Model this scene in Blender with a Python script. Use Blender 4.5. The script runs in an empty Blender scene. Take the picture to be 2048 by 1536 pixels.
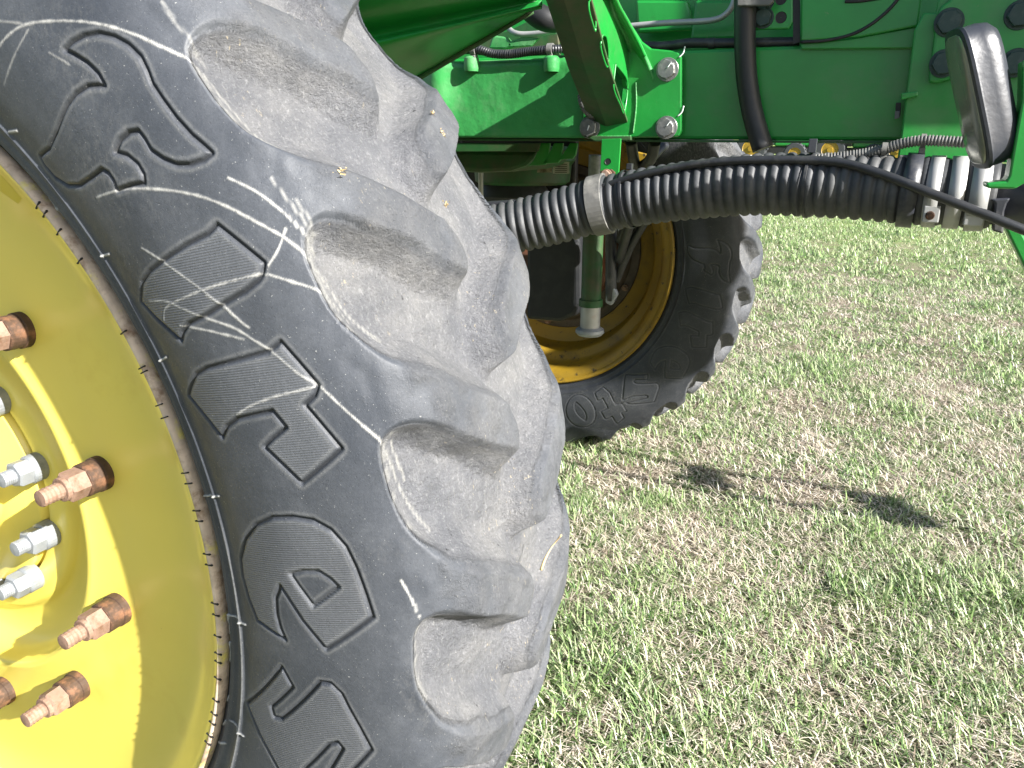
import bpy, bmesh, math, random
import numpy as np
from mathutils import Matrix, Vector

random.seed(4)
rng = np.random.default_rng(7)
R_ = math.radians
scene = bpy.context.scene
COL = scene.collection

# ------------------------------------------------------------------ camera
# world: X along the sprayer (forward to the right), Y across it (away from the camera), Z up
FPX, PITCH, ROLL, YAW, EYE = 1548.0, .3102, .0046, -.427, 1.4175
def _basis():
    cp, sp, cr, sr = math.cos(PITCH), math.sin(PITCH), math.cos(ROLL), math.sin(ROLL)
    fw, up, rt = np.array([0, cp, -sp]), np.array([0, sp, cp]), np.array([1., 0, 0])
    r2, u2 = cr*rt + sr*up, -sr*rt + cr*up
    c, s = math.cos(YAW), math.sin(YAW)
    M = np.array([[c, s, 0], [-s, c, 0], [0, 0, 1.]])
    return M @ r2, M @ u2, M @ fw
RT, UP, FW = _basis()
EYEP = np.array([0, 0, EYE])
cam_d = bpy.data.cameras.new('camera')
cam = bpy.data.objects.new('camera', cam_d)
COL.objects.link(cam)
cam.matrix_world = Matrix(((RT[0], UP[0], -FW[0], 0), (RT[1], UP[1], -FW[1], 0), (RT[2], UP[2], -FW[2], EYE), (0, 0, 0, 1)))
cam_d.sensor_width = 36
cam_d.lens = FPX/2048*36
cam_d.clip_start = .02
cam_d.clip_end = 2000
scene.camera = cam

# ------------------------------------------------------------------ light
SUN = Vector((.825, -.228, .50)).normalized()       # towards the sun
wd = bpy.data.worlds.new('World')
scene.world = wd
wd.use_nodes = True
nt = wd.node_tree
sky = nt.nodes.new('ShaderNodeTexSky')
sky.sky_type = 'NISHITA'
sky.sun_disc = False
sky.sun_elevation = math.asin(SUN.z)
sky.sun_rotation = math.atan2(SUN.x, SUN.y)
sky.dust_density = 1.5
bg = nt.nodes['Background']
bg.inputs[1].default_value = .062
nt.links.new(sky.outputs[0], bg.inputs[0])
sd = bpy.data.lights.new('sun', 'SUN')
sd.energy = 5.0
sd.angle = R_(.53)
sd.color = (1, .975, .93)
so = bpy.data.objects.new('sun', sd)
COL.objects.link(so)
so.rotation_euler = (-SUN).to_track_quat('-Z', 'Y').to_euler()
vs = scene.view_settings
vs.view_transform = 'Standard'
vs.look = 'None'
vs.exposure = 1.68
vs.gamma = 1
vs.use_curve_mapping = False
scene.cycles.max_bounces = 8

# ------------------------------------------------------------------ points
def _ray(px, py):
    return FW + RT*((px-1024)/FPX) + UP*((768-py)/FPX)
def at(px, py, Y):
    d = _ray(px, py); return EYEP + d*(Y/d[1])
def atx(px, py, X):
    d = _ray(px, py); return EYEP + d*(X/d[0])
def atz(px, py, Z=0.):
    d = _ray(px, py); return EYEP + d*((Z-EYE)/d[2])

# ------------------------------------------------------------------ materials
def M_(name, col, rough=.5, metal=0., spec=.5, noise=None, bump=0., bscale=40., coat=0., mottle=0., mscale=6.):
    """Principled with optional second colour patches (noise=(colour, scale, low, high)), mottle and bump."""
    m = bpy.data.materials.new(name); m.use_nodes = True
    n = m.node_tree.nodes; L = m.node_tree.links
    b = n['Principled BSDF']
    b.inputs['Roughness'].default_value = rough
    b.inputs['Metallic'].default_value = metal
    b.inputs['Specular IOR Level'].default_value = spec
    b.inputs['Coat Weight'].default_value = coat
    b.inputs['Coat Roughness'].default_value = .15
    tc = n.new('ShaderNodeTexCoord')
    src = None
    c0 = (*col, 1)
    b.inputs['Base Color'].default_value = c0
    if mottle:
        t = n.new('ShaderNodeTexNoise'); t.inputs['Scale'].default_value = mscale; t.inputs['Detail'].default_value = 6
        L.new(tc.outputs['Object'], t.inputs['Vector'])
        mr = n.new('ShaderNodeMapRange'); mr.inputs[1].default_value = .3; mr.inputs[2].default_value = .7
        mr.inputs[3].default_value = 1-mottle; mr.inputs[4].default_value = 1+mottle
        L.new(t.outputs[0], mr.inputs[0])
        mx = n.new('ShaderNodeVectorMath'); mx.operation = 'SCALE'
        mx.inputs[0].default_value = col; L.new(mr.outputs[0], mx.inputs['Scale'])
        src = mx.outputs[0]; L.new(src, b.inputs['Base Color'])
    if noise:
        for q, (c2, sc, lo, hi) in enumerate(noise if isinstance(noise, list) else [noise]):
            t = n.new('ShaderNodeTexNoise'); t.inputs['Scale'].default_value = sc; t.inputs['Detail'].default_value = 8
            t.inputs['Roughness'].default_value = .65
            L.new(tc.outputs['Object'], t.inputs['Vector'])
            mr = n.new('ShaderNodeMapRange'); mr.inputs[1].default_value = lo; mr.inputs[2].default_value = hi
            L.new(t.outputs[0], mr.inputs[0])
            mx = n.new('ShaderNodeMix'); mx.data_type = 'RGBA'
            mx.inputs[6].default_value = c0; mx.inputs[7].default_value = (*c2, 1)
            if src: L.new(src, mx.inputs[6])
            L.new(mr.outputs[0], mx.inputs[0])
            src = mx.outputs[2]; L.new(src, b.inputs['Base Color'])
    if bump:
        t = n.new('ShaderNodeTexNoise'); t.inputs['Scale'].default_value = bscale; t.inputs['Detail'].default_value = 5
        L.new(tc.outputs['Object'], t.inputs['Vector'])
        bp = n.new('ShaderNodeBump'); bp.inputs['Strength'].default_value = 1; bp.inputs['Distance'].default_value = bump
        L.new(t.outputs[0], bp.inputs['Height']); L.new(bp.outputs[0], b.inputs['Normal'])
    return m
DH = M_('clean_black_rubber', (.010, .011, .013), .5, noise=((.03, .03, .03), 12, .5, .8), bump=.0004, bscale=90)
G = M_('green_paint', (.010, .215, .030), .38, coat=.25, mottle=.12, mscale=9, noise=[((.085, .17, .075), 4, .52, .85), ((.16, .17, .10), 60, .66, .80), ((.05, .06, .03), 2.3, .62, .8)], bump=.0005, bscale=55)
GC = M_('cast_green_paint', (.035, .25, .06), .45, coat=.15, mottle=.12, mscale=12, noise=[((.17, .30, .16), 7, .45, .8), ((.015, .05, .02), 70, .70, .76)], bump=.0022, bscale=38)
GD = M_('dirty_shaded_green_paint', (.015, .085, .02), .55, mottle=.2, mscale=14, noise=[((.07, .065, .035), 9, .42, .7)], bump=.0006, bscale=60)
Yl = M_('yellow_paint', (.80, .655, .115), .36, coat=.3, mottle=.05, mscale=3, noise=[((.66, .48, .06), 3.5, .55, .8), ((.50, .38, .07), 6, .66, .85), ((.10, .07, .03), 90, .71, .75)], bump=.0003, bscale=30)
YD = M_('shaded_grimy_yellow_paint', (.27, .165, .010), .5, mottle=.15, noise=[((.16, .10, .015), 8, .48, .68), ((.025, .02, .012), 28, .60, .67)], bump=.0005)  # yellow darkened to stand in for shade on the far rim, plus grime patches
BK = M_('black_plastic', (.022, .023, .026), .42, mottle=.25, mscale=30, noise=((.12, .115, .105), 14, .55, .85), bump=.0004, bscale=80)
BH = M_('black_rubber_hose', (.038, .040, .044), .58, mottle=.2, mscale=20, noise=[((.13, .128, .122), 9, .50, .85)], bump=.0004, bscale=120)
BW = M_('worn_black_plastic', (.032, .034, .042), .38, mottle=.2, mscale=18, noise=[((.16, .155, .145), 16, .55, .85), ((.35, .34, .32), 60, .70, .78)], bump=.0006, bscale=70)
DK = M_('black_steel', (.012, .012, .013), .55, noise=((.05, .045, .035), 10, .5, .8))
RU = M_('rusty_steel', (.22, .135, .095), .75, mottle=.15, mscale=40, noise=[((.13, .065, .035), 55, .50, .72), ((.32, .235, .18), 30, .5, .75)], bump=.001, bscale=150)
RD = M_('dark_rust', (.060, .032, .018), .7, mottle=.25, mscale=60, noise=((.22, .10, .05), 60, .5, .75), bump=.0008, bscale=150)
GV = M_('galvanised_steel', (.27, .285, .30), .5, .25, mottle=.12, mscale=60, noise=((.15, .16, .17), 45, .5, .75), bump=.0005, bscale=150)
ST = M_('bright_steel', (.36, .36, .355), .45, .4, mottle=.1, mscale=30, noise=((.35, .30, .25), 20, .58, .8))
BZ = M_('dull_bolt_steel', (.20, .205, .20), .38, .6, mottle=.2, mscale=60, noise=((.35, .33, .30), 50, .5, .8), bump=.0006, bscale=120)
WH = M_('white_paint_mark', (.75, .77, .76), .6)
LB = M_('paper_label', (.42, .40, .33), .6, noise=((.16, .14, .10), 40, .5, .75))
INK = M_('label_ink', (.03, .03, .03), .6)
TRIM = M_('worn_flange_edge', (.62, .50, .38), .6, mottle=.2, mscale=60, noise=[((.30, .20, .13), 45, .5, .68), ((.75, .66, .16), 20, .56, .68)], bump=.0005, bscale=90)
GREYB = M_('grey_aged_plastic', (.12, .118, .112), .6, mottle=.2, noise=((.26, .25, .23), 22, .5, .75), bump=.0006, bscale=90)

# ------------------------------------------------------------------ mesh helpers
def link(name, me, mat, parent=None, smooth=False):
    o = bpy.data.objects.new(name, me); COL.objects.link(o)
    if mat: me.materials.append(mat)
    if smooth: me.shade_smooth()
    if parent is not None:
        o.parent = parent
        if parent.type == 'EMPTY':
            o.matrix_parent_inverse = Matrix.LocRotScale(parent.location, parent.rotation_euler, parent.scale).inverted()
    return o
def mesh(name, v, f, mat, parent=None, smooth=False):
    me = bpy.data.meshes.new(name); me.from_pydata([tuple(map(float, p)) for p in v], [], f); me.update()
    return link(name, me, mat, parent, smooth)
def bev(o, w=.002, seg=2, ang=35):
    m = o.modifiers.new('bevel', 'BEVEL'); m.width = w; m.segments = seg; m.limit_method = 'ANGLE'; m.angle_limit = R_(ang)
    m.harden_normals = False
    return o
def box(name, x, y, z, mat, parent=None, b=.003):
    v = [(x[i], y[j], z[k]) for i in (0, 1) for j in (0, 1) for k in (0, 1)]
    f = [(0, 1, 3, 2), (4, 6, 7, 5), (0, 4, 5, 1), (2, 3, 7, 6), (0, 2, 6, 4), (1, 5, 7, 3)]
    o = mesh(name, v, f, mat, parent)
    return bev(o, b) if b else o
def prism(name, P, off, mat, parent=None, b=.002, smooth=False):
    """closed outline P (3-D points) extruded by the vector off"""
    n = len(P); P = [np.array(p, float) for p in P]; off = np.array(off, float)
    v = P + [p+off for p in P]
    f = [tuple(range(n)), tuple(range(2*n-1, n-1, -1))] + [(i, n+i, n+(i+1) % n, (i+1) % n) for i in range(n)]
    o = mesh(name, v, f, mat, parent)
    bm = bmesh.new(); bm.from_mesh(o.data); bmesh.ops.recalc_face_normals(bm, faces=bm.faces); bm.to_mesh(o.data); bm.free()
    return bev(o, b) if b else o
def plate(name, pts, Y, th, mat, parent=None, b=.002):
    """sheet standing at depth Y (or each point with its own depth), th thick"""
    P = [at(p[0], p[1], p[2] if len(p) > 2 else Y) for p in pts]
    return prism(name, P, (0, th, 0), mat, parent, b)
def spline(P, n):
    P = np.array(P, float); k = len(P)
    if k == 2: return np.array([P[0]+(P[1]-P[0])*t for t in np.linspace(0, 1, n)])
    Q = np.vstack([2*P[0]-P[1], P, 2*P[-1]-P[-2]]); out = []
    for t in np.linspace(0, k-1, n):
        i = min(int(t), k-2); u = t-i; a, b, c, d = Q[i], Q[i+1], Q[i+2], Q[i+3]
        out.append(.5*((2*b)+(-a+c)*u+(2*a-5*b+4*c-d)*u*u+(-a+3*b-3*c+d)*u**3))
    return np.array(out)
def tube(name, P, r, mat, parent=None, seg=14, n=None, rf=None, caps=True, flat=1.0):
    """swept round bar through P; rf(length) scales the radius along it"""
    C = spline(P, n or max(2, 8*(len(P)-1))) if len(P) > 1 else np.array(P)
    D = np.gradient(C, axis=0); D /= np.linalg.norm(D, axis=1)[:, None]
    ln = np.concatenate([[0], np.cumsum(np.linalg.norm(np.diff(C, axis=0), axis=1))])
    ref = np.array([0, 0, 1.]) if abs(D[0][2]) < .8 else np.array([1., 0, 0])
    v = []; f = []
    for i in range(len(C)):
        s = np.cross(D[i], ref); s /= np.linalg.norm(s); t = np.cross(s, D[i])
        ri = r*(rf(ln[i]) if rf else 1)
        for j in range(seg):
            a = 2*math.pi*j/seg
            v.append(C[i]+ri*(math.cos(a)*s*flat+math.sin(a)*t))
    m = len(C)
    for i in range(m-1):
        for j in range(seg):
            k = (j+1) % seg
            f.append((i*seg+j, i*seg+k, (i+1)*seg+k, (i+1)*seg+j))
    if caps: f += [tuple(range(seg-1, -1, -1)), tuple((m-1)*seg+j for j in range(seg))]
    o = mesh(name, v, f, mat, parent)
    o.data.shade_smooth()
    if caps:
        o.data.polygons[-1].use_smooth = False; o.data.polygons[-2].use_smooth = False
    return o
def lathe(name, prof, c, mat, parent=None, seg=96, axis='Y', smooth=True, ang=32):
    """profile (radius, height along axis) turned about an axis through c"""
    v = []; f = []; n = len(prof)
    for j in range(seg):
        a = 2*math.pi*j/seg
        for (r, h) in prof:
            if axis == 'Y': v.append((c[0]+r*math.cos(a), c[1]+h, c[2]+r*math.sin(a)))
            elif axis == 'Z': v.append((c[0]+r*math.cos(a), c[1]-r*math.sin(a), c[2]+h))
            else: v.append((c[0]+h, c[1]+r*math.cos(a), c[2]+r*math.sin(a)))
    for j in range(seg):
        k = (j+1) % seg
        for i in range(n-1):
            f.append((j*n+i, k*n+i, k*n+i+1, j*n+i+1))
    o = mesh(name, v, f, mat, parent)
    bm = bmesh.new(); bm.from_mesh(o.data)
    bmesh.ops.remove_doubles(bm, verts=bm.verts, dist=1e-6)
    bmesh.ops.recalc_face_normals(bm, faces=bm.faces)
    for e in bm.edges:
        if len(e.link_faces) == 2 and e.calc_face_angle(0) > R_(ang): e.smooth = False
    for q in bm.faces: q.smooth = smooth
    bm.to_mesh(o.data); bm.free()
    return o
def ring_mesh(r, h, n, chamf=.0):
    """n-sided prism along -Y from y=0, r across corners, with a chamfered front"""
    v = []; lv = [(r, 0), (r, -h+chamf), (r-chamf, -h)] if chamf else [(r, 0), (r, -h)]
    for (q, y) in lv:
        for j in range(n):
            a = 2*math.pi*(j+.3)/n; v.append((q*math.cos(a), y, q*math.sin(a)))
    f = []
    for i in range(len(lv)-1):
        for j in range(n):
            k = (j+1) % n; f.append((i*n+j, i*n+k, (i+1)*n+k, (i+1)*n+j))
    f.append(tuple((len(lv)-1)*n+j for j in range(n)))
    return v, f
def joinparts(*vf):
    V = []; F = []
    for v, f, off in vf:
        b = len(V); V += [(p[0]+off[0], p[1]+off[1], p[2]+off[2]) for p in v]; F += [tuple(i+b for i in q) for q in f]
    return V, F
def mk(name, V, F, mat):
    me = bpy.data.meshes.new(name); me.from_pydata(V, [], F); me.update(); me.materials.append(mat)
    bm = bmesh.new(); bm.from_mesh(me); bmesh.ops.recalc_face_normals(bm, faces=bm.faces); bm.to_mesh(me); bm.free()
    return me
def inst(name, me, loc, parent, rot=(0, 0, 0), scale=1.):
    o = bpy.data.objects.new(name, me); COL.objects.link(o)
    if parent is not None:
        o.parent = parent
        if parent.type == 'EMPTY':
            o.matrix_parent_inverse = Matrix.LocRotScale(parent.location, parent.rotation_euler, parent.scale).inverted()
    o.location = loc; o.rotation_euler = rot; o.scale = (scale,)*3
    return o
def thing(name, loc, label, cat, group=None):
    o = bpy.data.objects.new(name, None); COL.objects.link(o); o.location = loc
    o['label'] = label; o['category'] = cat
    if group: o['group'] = group
    return o
def vnoise(x, y, s, seed=0):
    """smooth value noise on arrays"""
    x = np.asarray(x)/s + 71.3*seed; y = np.asarray(y)/s + 37.9*seed
    xi = np.floor(x).astype(np.int64); yi = np.floor(y).astype(np.int64); u = x-xi; w = y-yi
    u = u*u*(3-2*u); w = w*w*(3-2*w)
    def h(a, b):
        q = (a*374761393 + b*668265263 + seed*982451653) & 0xffffffff
        q = ((q ^ (q >> 13))*1274126177) & 0xffffffff
        return ((q ^ (q >> 16)) & 0xffff)/65535.
    return (h(xi, yi)*(1-u)+h(xi+1, yi)*u)*(1-w)+(h(xi, yi+1)*(1-u)+h(xi+1, yi+1)*u)*w
def sstep(a, b, x):
    t = np.clip((x-a)/(b-a), 0, 1); return t*t*(3-2*t)

# ------------------------------------------------------------------ ground
gm = bpy.data.materials.new('dry_turf_soil'); gm.use_nodes = True
n = gm.node_tree.nodes; L = gm.node_tree.links; b = n['Principled BSDF']
b.inputs['Roughness'].default_value = .95; b.inputs['Specular IOR Level'].default_value = .1
tc = n.new('ShaderNodeTexCoord')
def nz(scale, det=8, ro=.6):
    t = n.new('ShaderNodeTexNoise'); t.inputs['Scale'].default_value = scale; t.inputs['Detail'].default_value = det; t.inputs['Roughness'].default_value = ro
    L.new(tc.outputs['Object'], t.inputs['Vector']); return t.outputs[0]
def ramp(src, stops):
    r = n.new('ShaderNodeValToRGB'); L.new(src, r.inputs[0]); e = r.color_ramp.elements
    for i, (p, c) in enumerate(stops):
        q = e[i] if i < 2 else e.new(p); q.position = p; q.color = (*c, 1)
    return r.outputs[0]
def mixc(fac, a, c):
    m = n.new('ShaderNodeMix'); m.data_type = 'RGBA'; L.new(fac, m.inputs[0]); L.new(a, m.inputs[6]); L.new(c, m.inputs[7]); return m.outputs[2]
straw = ramp(nz(150, 4, .75), [(.34, (.045, .035, .024)), (.48, (.17, .14, .10)), (.64, (.44, .38, .29))])
green = ramp(nz(95, 4, .7), [(.34, (.022, .045, .012)), (.5, (.08, .15, .04)), (.68, (.22, .31, .11))])
patch = ramp(nz(2.6, 6, .65), [(.44, (0, 0, 0)), (.60, (.85, .85, .85))])
c0 = mixc(patch, straw, green)
far_g = ramp(nz(1.1, 8, .7), [(.3, (.17, .24, .07)), (.7, (.30, .36, .14))])
geo = n.new('ShaderNodeNewGeometry'); sx = n.new('ShaderNodeSeparateXYZ'); L.new(geo.outputs['Position'], sx.inputs[0])
mr = n.new('ShaderNodeMapRange'); mr.inputs[1].default_value = 9; mr.inputs[2].default_value = 17; L.new(sx.outputs[1], mr.inputs[0])
L.new(mixc(mr.outputs[0], c0, far_g), b.inputs['Base Color'])
bp = n.new('ShaderNodeBump'); bp.inputs['Distance'].default_value = .02; L.new(nz(70, 6, .7), bp.inputs['Height']); L.new(bp.outputs[0], b.inputs['Normal'])
gx = np.unique(np.concatenate([np.linspace(-4, 4, 81), np.linspace(-900, -4, 16), np.linspace(4, 900, 16)]))
gy = np.unique(np.concatenate([np.linspace(-3, 9, 121), np.linspace(-60, -3, 8), np.linspace(9, 1500, 30)]))
def gz(x, y):
    fade = np.clip(1.6-np.abs(y)/25, 0, 1)
    return fade*(.030*(vnoise(x, y, .55, 3)-.5)+.014*(vnoise(x, y, .16, 5)-.5)) - .012
GX, GY = np.meshgrid(gx, gy, indexing='ij')
GZ = gz(GX, GY)
v = np.stack([GX, GY, GZ], -1).reshape(-1, 3); m_ = len(gy)
f = [(i*m_+j, (i+1)*m_+j, (i+1)*m_+j+1, i*m_+j+1) for i in range(len(gx)-1) for j in range(m_-1)]
ground = mesh('ground', v, f, gm, None, True); ground['kind'] = 'structure'

# ------------------------------------------------------------------ the sprayer
SP = thing('crop_sprayer', (-1.3, 2.15, 0), 'green self-propelled crop sprayer with yellow wheels standing on patchy dry grass', 'sprayer')
AX, AZ = -1.259, .90                     # axle of the near wheel
FX, FSH = -1.36, 2.725                   # far wheel: axle and shift across the machine

# rubber -----------------------------------------------------------
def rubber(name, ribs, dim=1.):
    m = bpy.data.materials.new(name); m.use_nodes = True
    n = m.node_tree.nodes; L = m.node_tree.links; b = n['Principled BSDF']
    tc = n.new('ShaderNodeTexCoord')
    def at_(a):
        q = n.new('ShaderNodeAttribute'); q.attribute_name = a; return q.outputs['Fac']
    def noi(s, d=6, r=.6, st=None):
        t = n.new('ShaderNodeTexNoise'); t.inputs['Scale'].default_value = s; t.inputs['Detail'].default_value = d; t.inputs['Roughness'].default_value = r
        src = tc.outputs['Object']
        if st:
            mp = n.new('ShaderNodeMapping'); mp.inputs['Scale'].default_value = st; mp.inputs['Rotation'].default_value = (0, R_(35), 0); L.new(src, mp.inputs[0]); src = mp.outputs[0]
        L.new(src, t.inputs['Vector']); return t.outputs[0]
    def mrg(s, a, b_, c=0, d=1):
        q = n.new('ShaderNodeMapRange'); q.inputs[1].default_value = a; q.inputs[2].default_value = b_; q.inputs[3].default_value = c; q.inputs[4].default_value = d; L.new(s, q.inputs[0]); return q.outputs[0]
    def mth(op, a, c):
        q = n.new('ShaderNodeMath'); q.operation = op; q.use_clamp = op in ('ADD', 'MULTIPLY')
        for i, s in enumerate((a, c)):
            if isinstance(s, (int, float)): q.inputs[i].default_value = s
            else: L.new(s, q.inputs[i])
        return q.outputs[0]
    def mix(fac, a, c):
        q = n.new('ShaderNodeMix'); q.data_type = 'RGBA'; L.new(fac, q.inputs[0])
        for i, s in ((6, a), (7, c)):
            if isinstance(s, tuple): q.inputs[i].default_value = (*s, 1)
            else: L.new(s, q.inputs[i])
        return q.outputs[2]
    # side wall rubber: dark, a little blue, with a thin film of dust in clouds and streaks
    film = mth('MULTIPLY', mrg(noi(5.5, 8, .62), .36, .70), mrg(noi(55, 5, .7), .25, .7, .35, 1))
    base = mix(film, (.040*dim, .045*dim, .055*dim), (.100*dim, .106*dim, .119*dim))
    rub = mth('MULTIPLY', mrg(noi(2.2, 5, .6), .54, .72), mrg(noi(170, 4, .8, (1, 1, .6)), .46, .66))
    base = mix(rub, base, (.155, .153, .15))
    # dried mud film in the hollows between the lugs
    dust = at_('dust')
    dn = mth('MULTIPLY', dust, mrg(noi(18, 8, .7), .25, .6, .55, 1))
    mud = mix(mrg(noi(9, 6, .65), .4, .66), (.205, .209, .226), (.262, .260, .262))
    mud = mix(mth('MULTIPLY', mrg(noi(260, 4, .75, (1, 1, .45)), .54, .68), .6), mud, (.44, .44, .44))
    base = mix(dn, base, mud)
    straw = mth('MULTIPLY', mth('MULTIPLY', mrg(noi(190, 3, .7, (1, 1, .3)), .64, .70), mrg(noi(6, 4, .6), .47, .62)), mrg(dust, .15, .5))
    base = mix(straw, base, (.58, .50, .36))
    specks = mth('MULTIPLY', mrg(noi(420, 2, .6), .70, .74), .6)
    base = mix(specks, base, (.40, .40, .38))
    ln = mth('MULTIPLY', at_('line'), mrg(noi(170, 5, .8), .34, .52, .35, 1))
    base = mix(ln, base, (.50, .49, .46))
    base = mix(mth('MULTIPLY', at_('groove_shade'), .72), base, (.014, .015, .018))  # shade of the letter grooves painted into the colour
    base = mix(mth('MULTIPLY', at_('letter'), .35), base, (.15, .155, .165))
    grain = n.new('ShaderNodeVectorMath'); grain.operation = 'SCALE'; L.new(base, grain.inputs[0]); L.new(mrg(noi(380, 4, .8), .3, .7, .84, 1.16), grain.inputs['Scale']); base = grain.outputs[0]
    # dark nicks and splits in the rubber
    nick = mth('MULTIPLY', mrg(noi(75, 3, .6, (1, 1, .3)), .30, .255), mrg(dust, .25, .6))
    base = mix(nick, base, (.03, .03, .032))
    L.new(base, b.inputs['Base Color'])
    L.new(mrg(mth('ADD', dn, ln), 0, .8, .50, .92), b.inputs['Roughness'])
    b.inputs['Specular IOR Level'].default_value = .38
    # fine relief: pitted mud in the hollows, faint grain on the wall
    hN = mth('MULTIPLY', noi(105, 8, .78), mrg(dust, 0, .7, .05, 1))
    b1 = n.new('ShaderNodeBump'); b1.inputs['Distance'].default_value = .0125; b1.inputs['Strength'].default_value = 1; L.new(hN, b1.inputs['Height'])
    nrm = b1.outputs[0]
    vo = n.new('ShaderNodeTexVoronoi'); vo.inputs['Scale'].default_value = 190; L.new(tc.outputs['Object'], vo.inputs['Vector'])
    pit = mth('MULTIPLY', mth('ADD', mrg(vo.outputs['Distance'], 0, .35), mth('MULTIPLY', noi(330, 5, .75), .8)), mrg(dust, .05, .6, .10, 1))
    b3 = n.new('ShaderNodeBump'); b3.inputs['Distance'].default_value = .0030; L.new(pit, b3.inputs['Height']); L.new(nrm, b3.inputs['Normal']); nrm = b3.outputs[0]
    if ribs:
        w = n.new('ShaderNodeTexWave'); w.wave_type = 'BANDS'; w.bands_direction = 'Z'; w.inputs['Scale'].default_value = 125; w.inputs['Distortion'].default_value = .0
        mp = n.new('ShaderNodeMapping'); mp.inputs['Rotation'].default_value = (0, R_(12), 0); L.new(tc.outputs['Object'], mp.inputs[0]); L.new(mp.outputs[0], w.inputs['Vector'])
        b2 = n.new('ShaderNodeBump'); b2.inputs['Distance'].default_value = .00027; L.new(mth('MULTIPLY', w.outputs['Fac'], at_('letter')), b2.inputs['Height']); L.new(nrm, b2.inputs['Normal']); nrm = b2.outputs[0]
    L.new(nrm, b.inputs['Normal'])
    return m

LET= {"f":[[47.58,0.8038],[47.33,0.8161],[46.83,0.8294],[46.06,0.8426],[45.08,0.8519],[44.05,0.8576],[42.95,0.8595],[42.04,0.8567],[41.21,0.8527],[40.06,0.852],[38.61,0.8525],[37.17,0.8557],[36.2,0.8602],[35.53,0.8629],[35.52,0.8525],[35.85,0.8385],[36.42,0.8268],[37.3,0.8179],[38.29,0.8119],[39.18,0.8131],[39.84,0.8126],[40.29,0.8026],[40.44,0.7893],[40.2,0.7762],[39.36,0.7855],[38.39,0.7898],[37.59,0.7889],[37.13,0.7842],[37.74,0.7688],[38.36,0.7494],[39.0,0.7532],[39.68,0.7534],[40.36,0.7487],[40.83,0.7284],[41.52,0.706],[42.77,0.6878],[44.38,0.6779],[45.86,0.6769],[46.63,0.6812],[45.68,0.7032],[45.39,0.7299],[45.38,0.7501],[45.36,0.7656],[45.18,0.7809],[44.68,0.7972],[43.64,0.8129],[44.52,0.8153],[45.55,0.8137],[46.62,0.809]],"i":[[31.78,0.831],[31.65,0.8169],[31.93,0.7897],[32.16,0.7502],[32.28,0.7255],[32.11,0.705],[31.07,0.6844],[29.07,0.6963],[26.43,0.7184],[26.94,0.7269],[27.24,0.7419],[27.11,0.7674],[27.21,0.797],[27.25,0.8246],[27.44,0.8418],[27.67,0.8489],[28.24,0.8554]],"r":[[23.36,0.837],[19.97,0.8566],[19.42,0.8497],[19.0,0.8365],[15.67,0.8585],[15.11,0.8444],[13.72,0.8059],[16.75,0.7746],[17.25,0.7882],[17.83,0.8082],[19.17,0.7995],[19.23,0.7782],[19.25,0.752],[18.83,0.7323],[18.01,0.7188],[22.13,0.6884],[22.86,0.7015],[23.5,0.7166],[23.64,0.737],[23.31,0.7832],[23.07,0.8199],[23.24,0.8306]],"e":[[-0.11,0.7434],[0.58,0.7013],[2.59,0.6902],[4.77,0.6853],[6.63,0.6886],[8.8,0.7061],[10.3,0.7291],[11.09,0.7565],[11.16,0.7834],[10.87,0.8077],[10.12,0.8251],[8.85,0.8376],[7.23,0.8443],[5.15,0.8502],[3.55,0.8542],[0.23,0.7972],[2.31,0.7715],[5.06,0.7473],[3.75,0.7369],[2.17,0.7347],[0.89,0.7375]],"ec":[[6.33,0.7644],[6.75,0.7815],[6.87,0.8012],[6.32,0.814],[5.73,0.8217],[3.84,0.7872],[5.28,0.7734]],"s":[[-3.12,0.7347],[-10.41,0.6744],[-12.6,0.7016],[-14.77,0.737],[-16.4,0.7661],[-12.67,0.773],[-8.84,0.8],[-8.27,0.8102],[-8.7,0.8169],[-11.29,0.805],[-15.98,0.7857],[-14.51,0.8025],[-10.94,0.8274],[-7.91,0.8493],[-6.22,0.8352],[-4.78,0.8224],[-3.52,0.8129],[-2.85,0.8003],[-3.02,0.7873],[-8.78,0.7343],[-9.2,0.7227],[-8.23,0.7174],[-4.62,0.7499]]}
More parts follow.
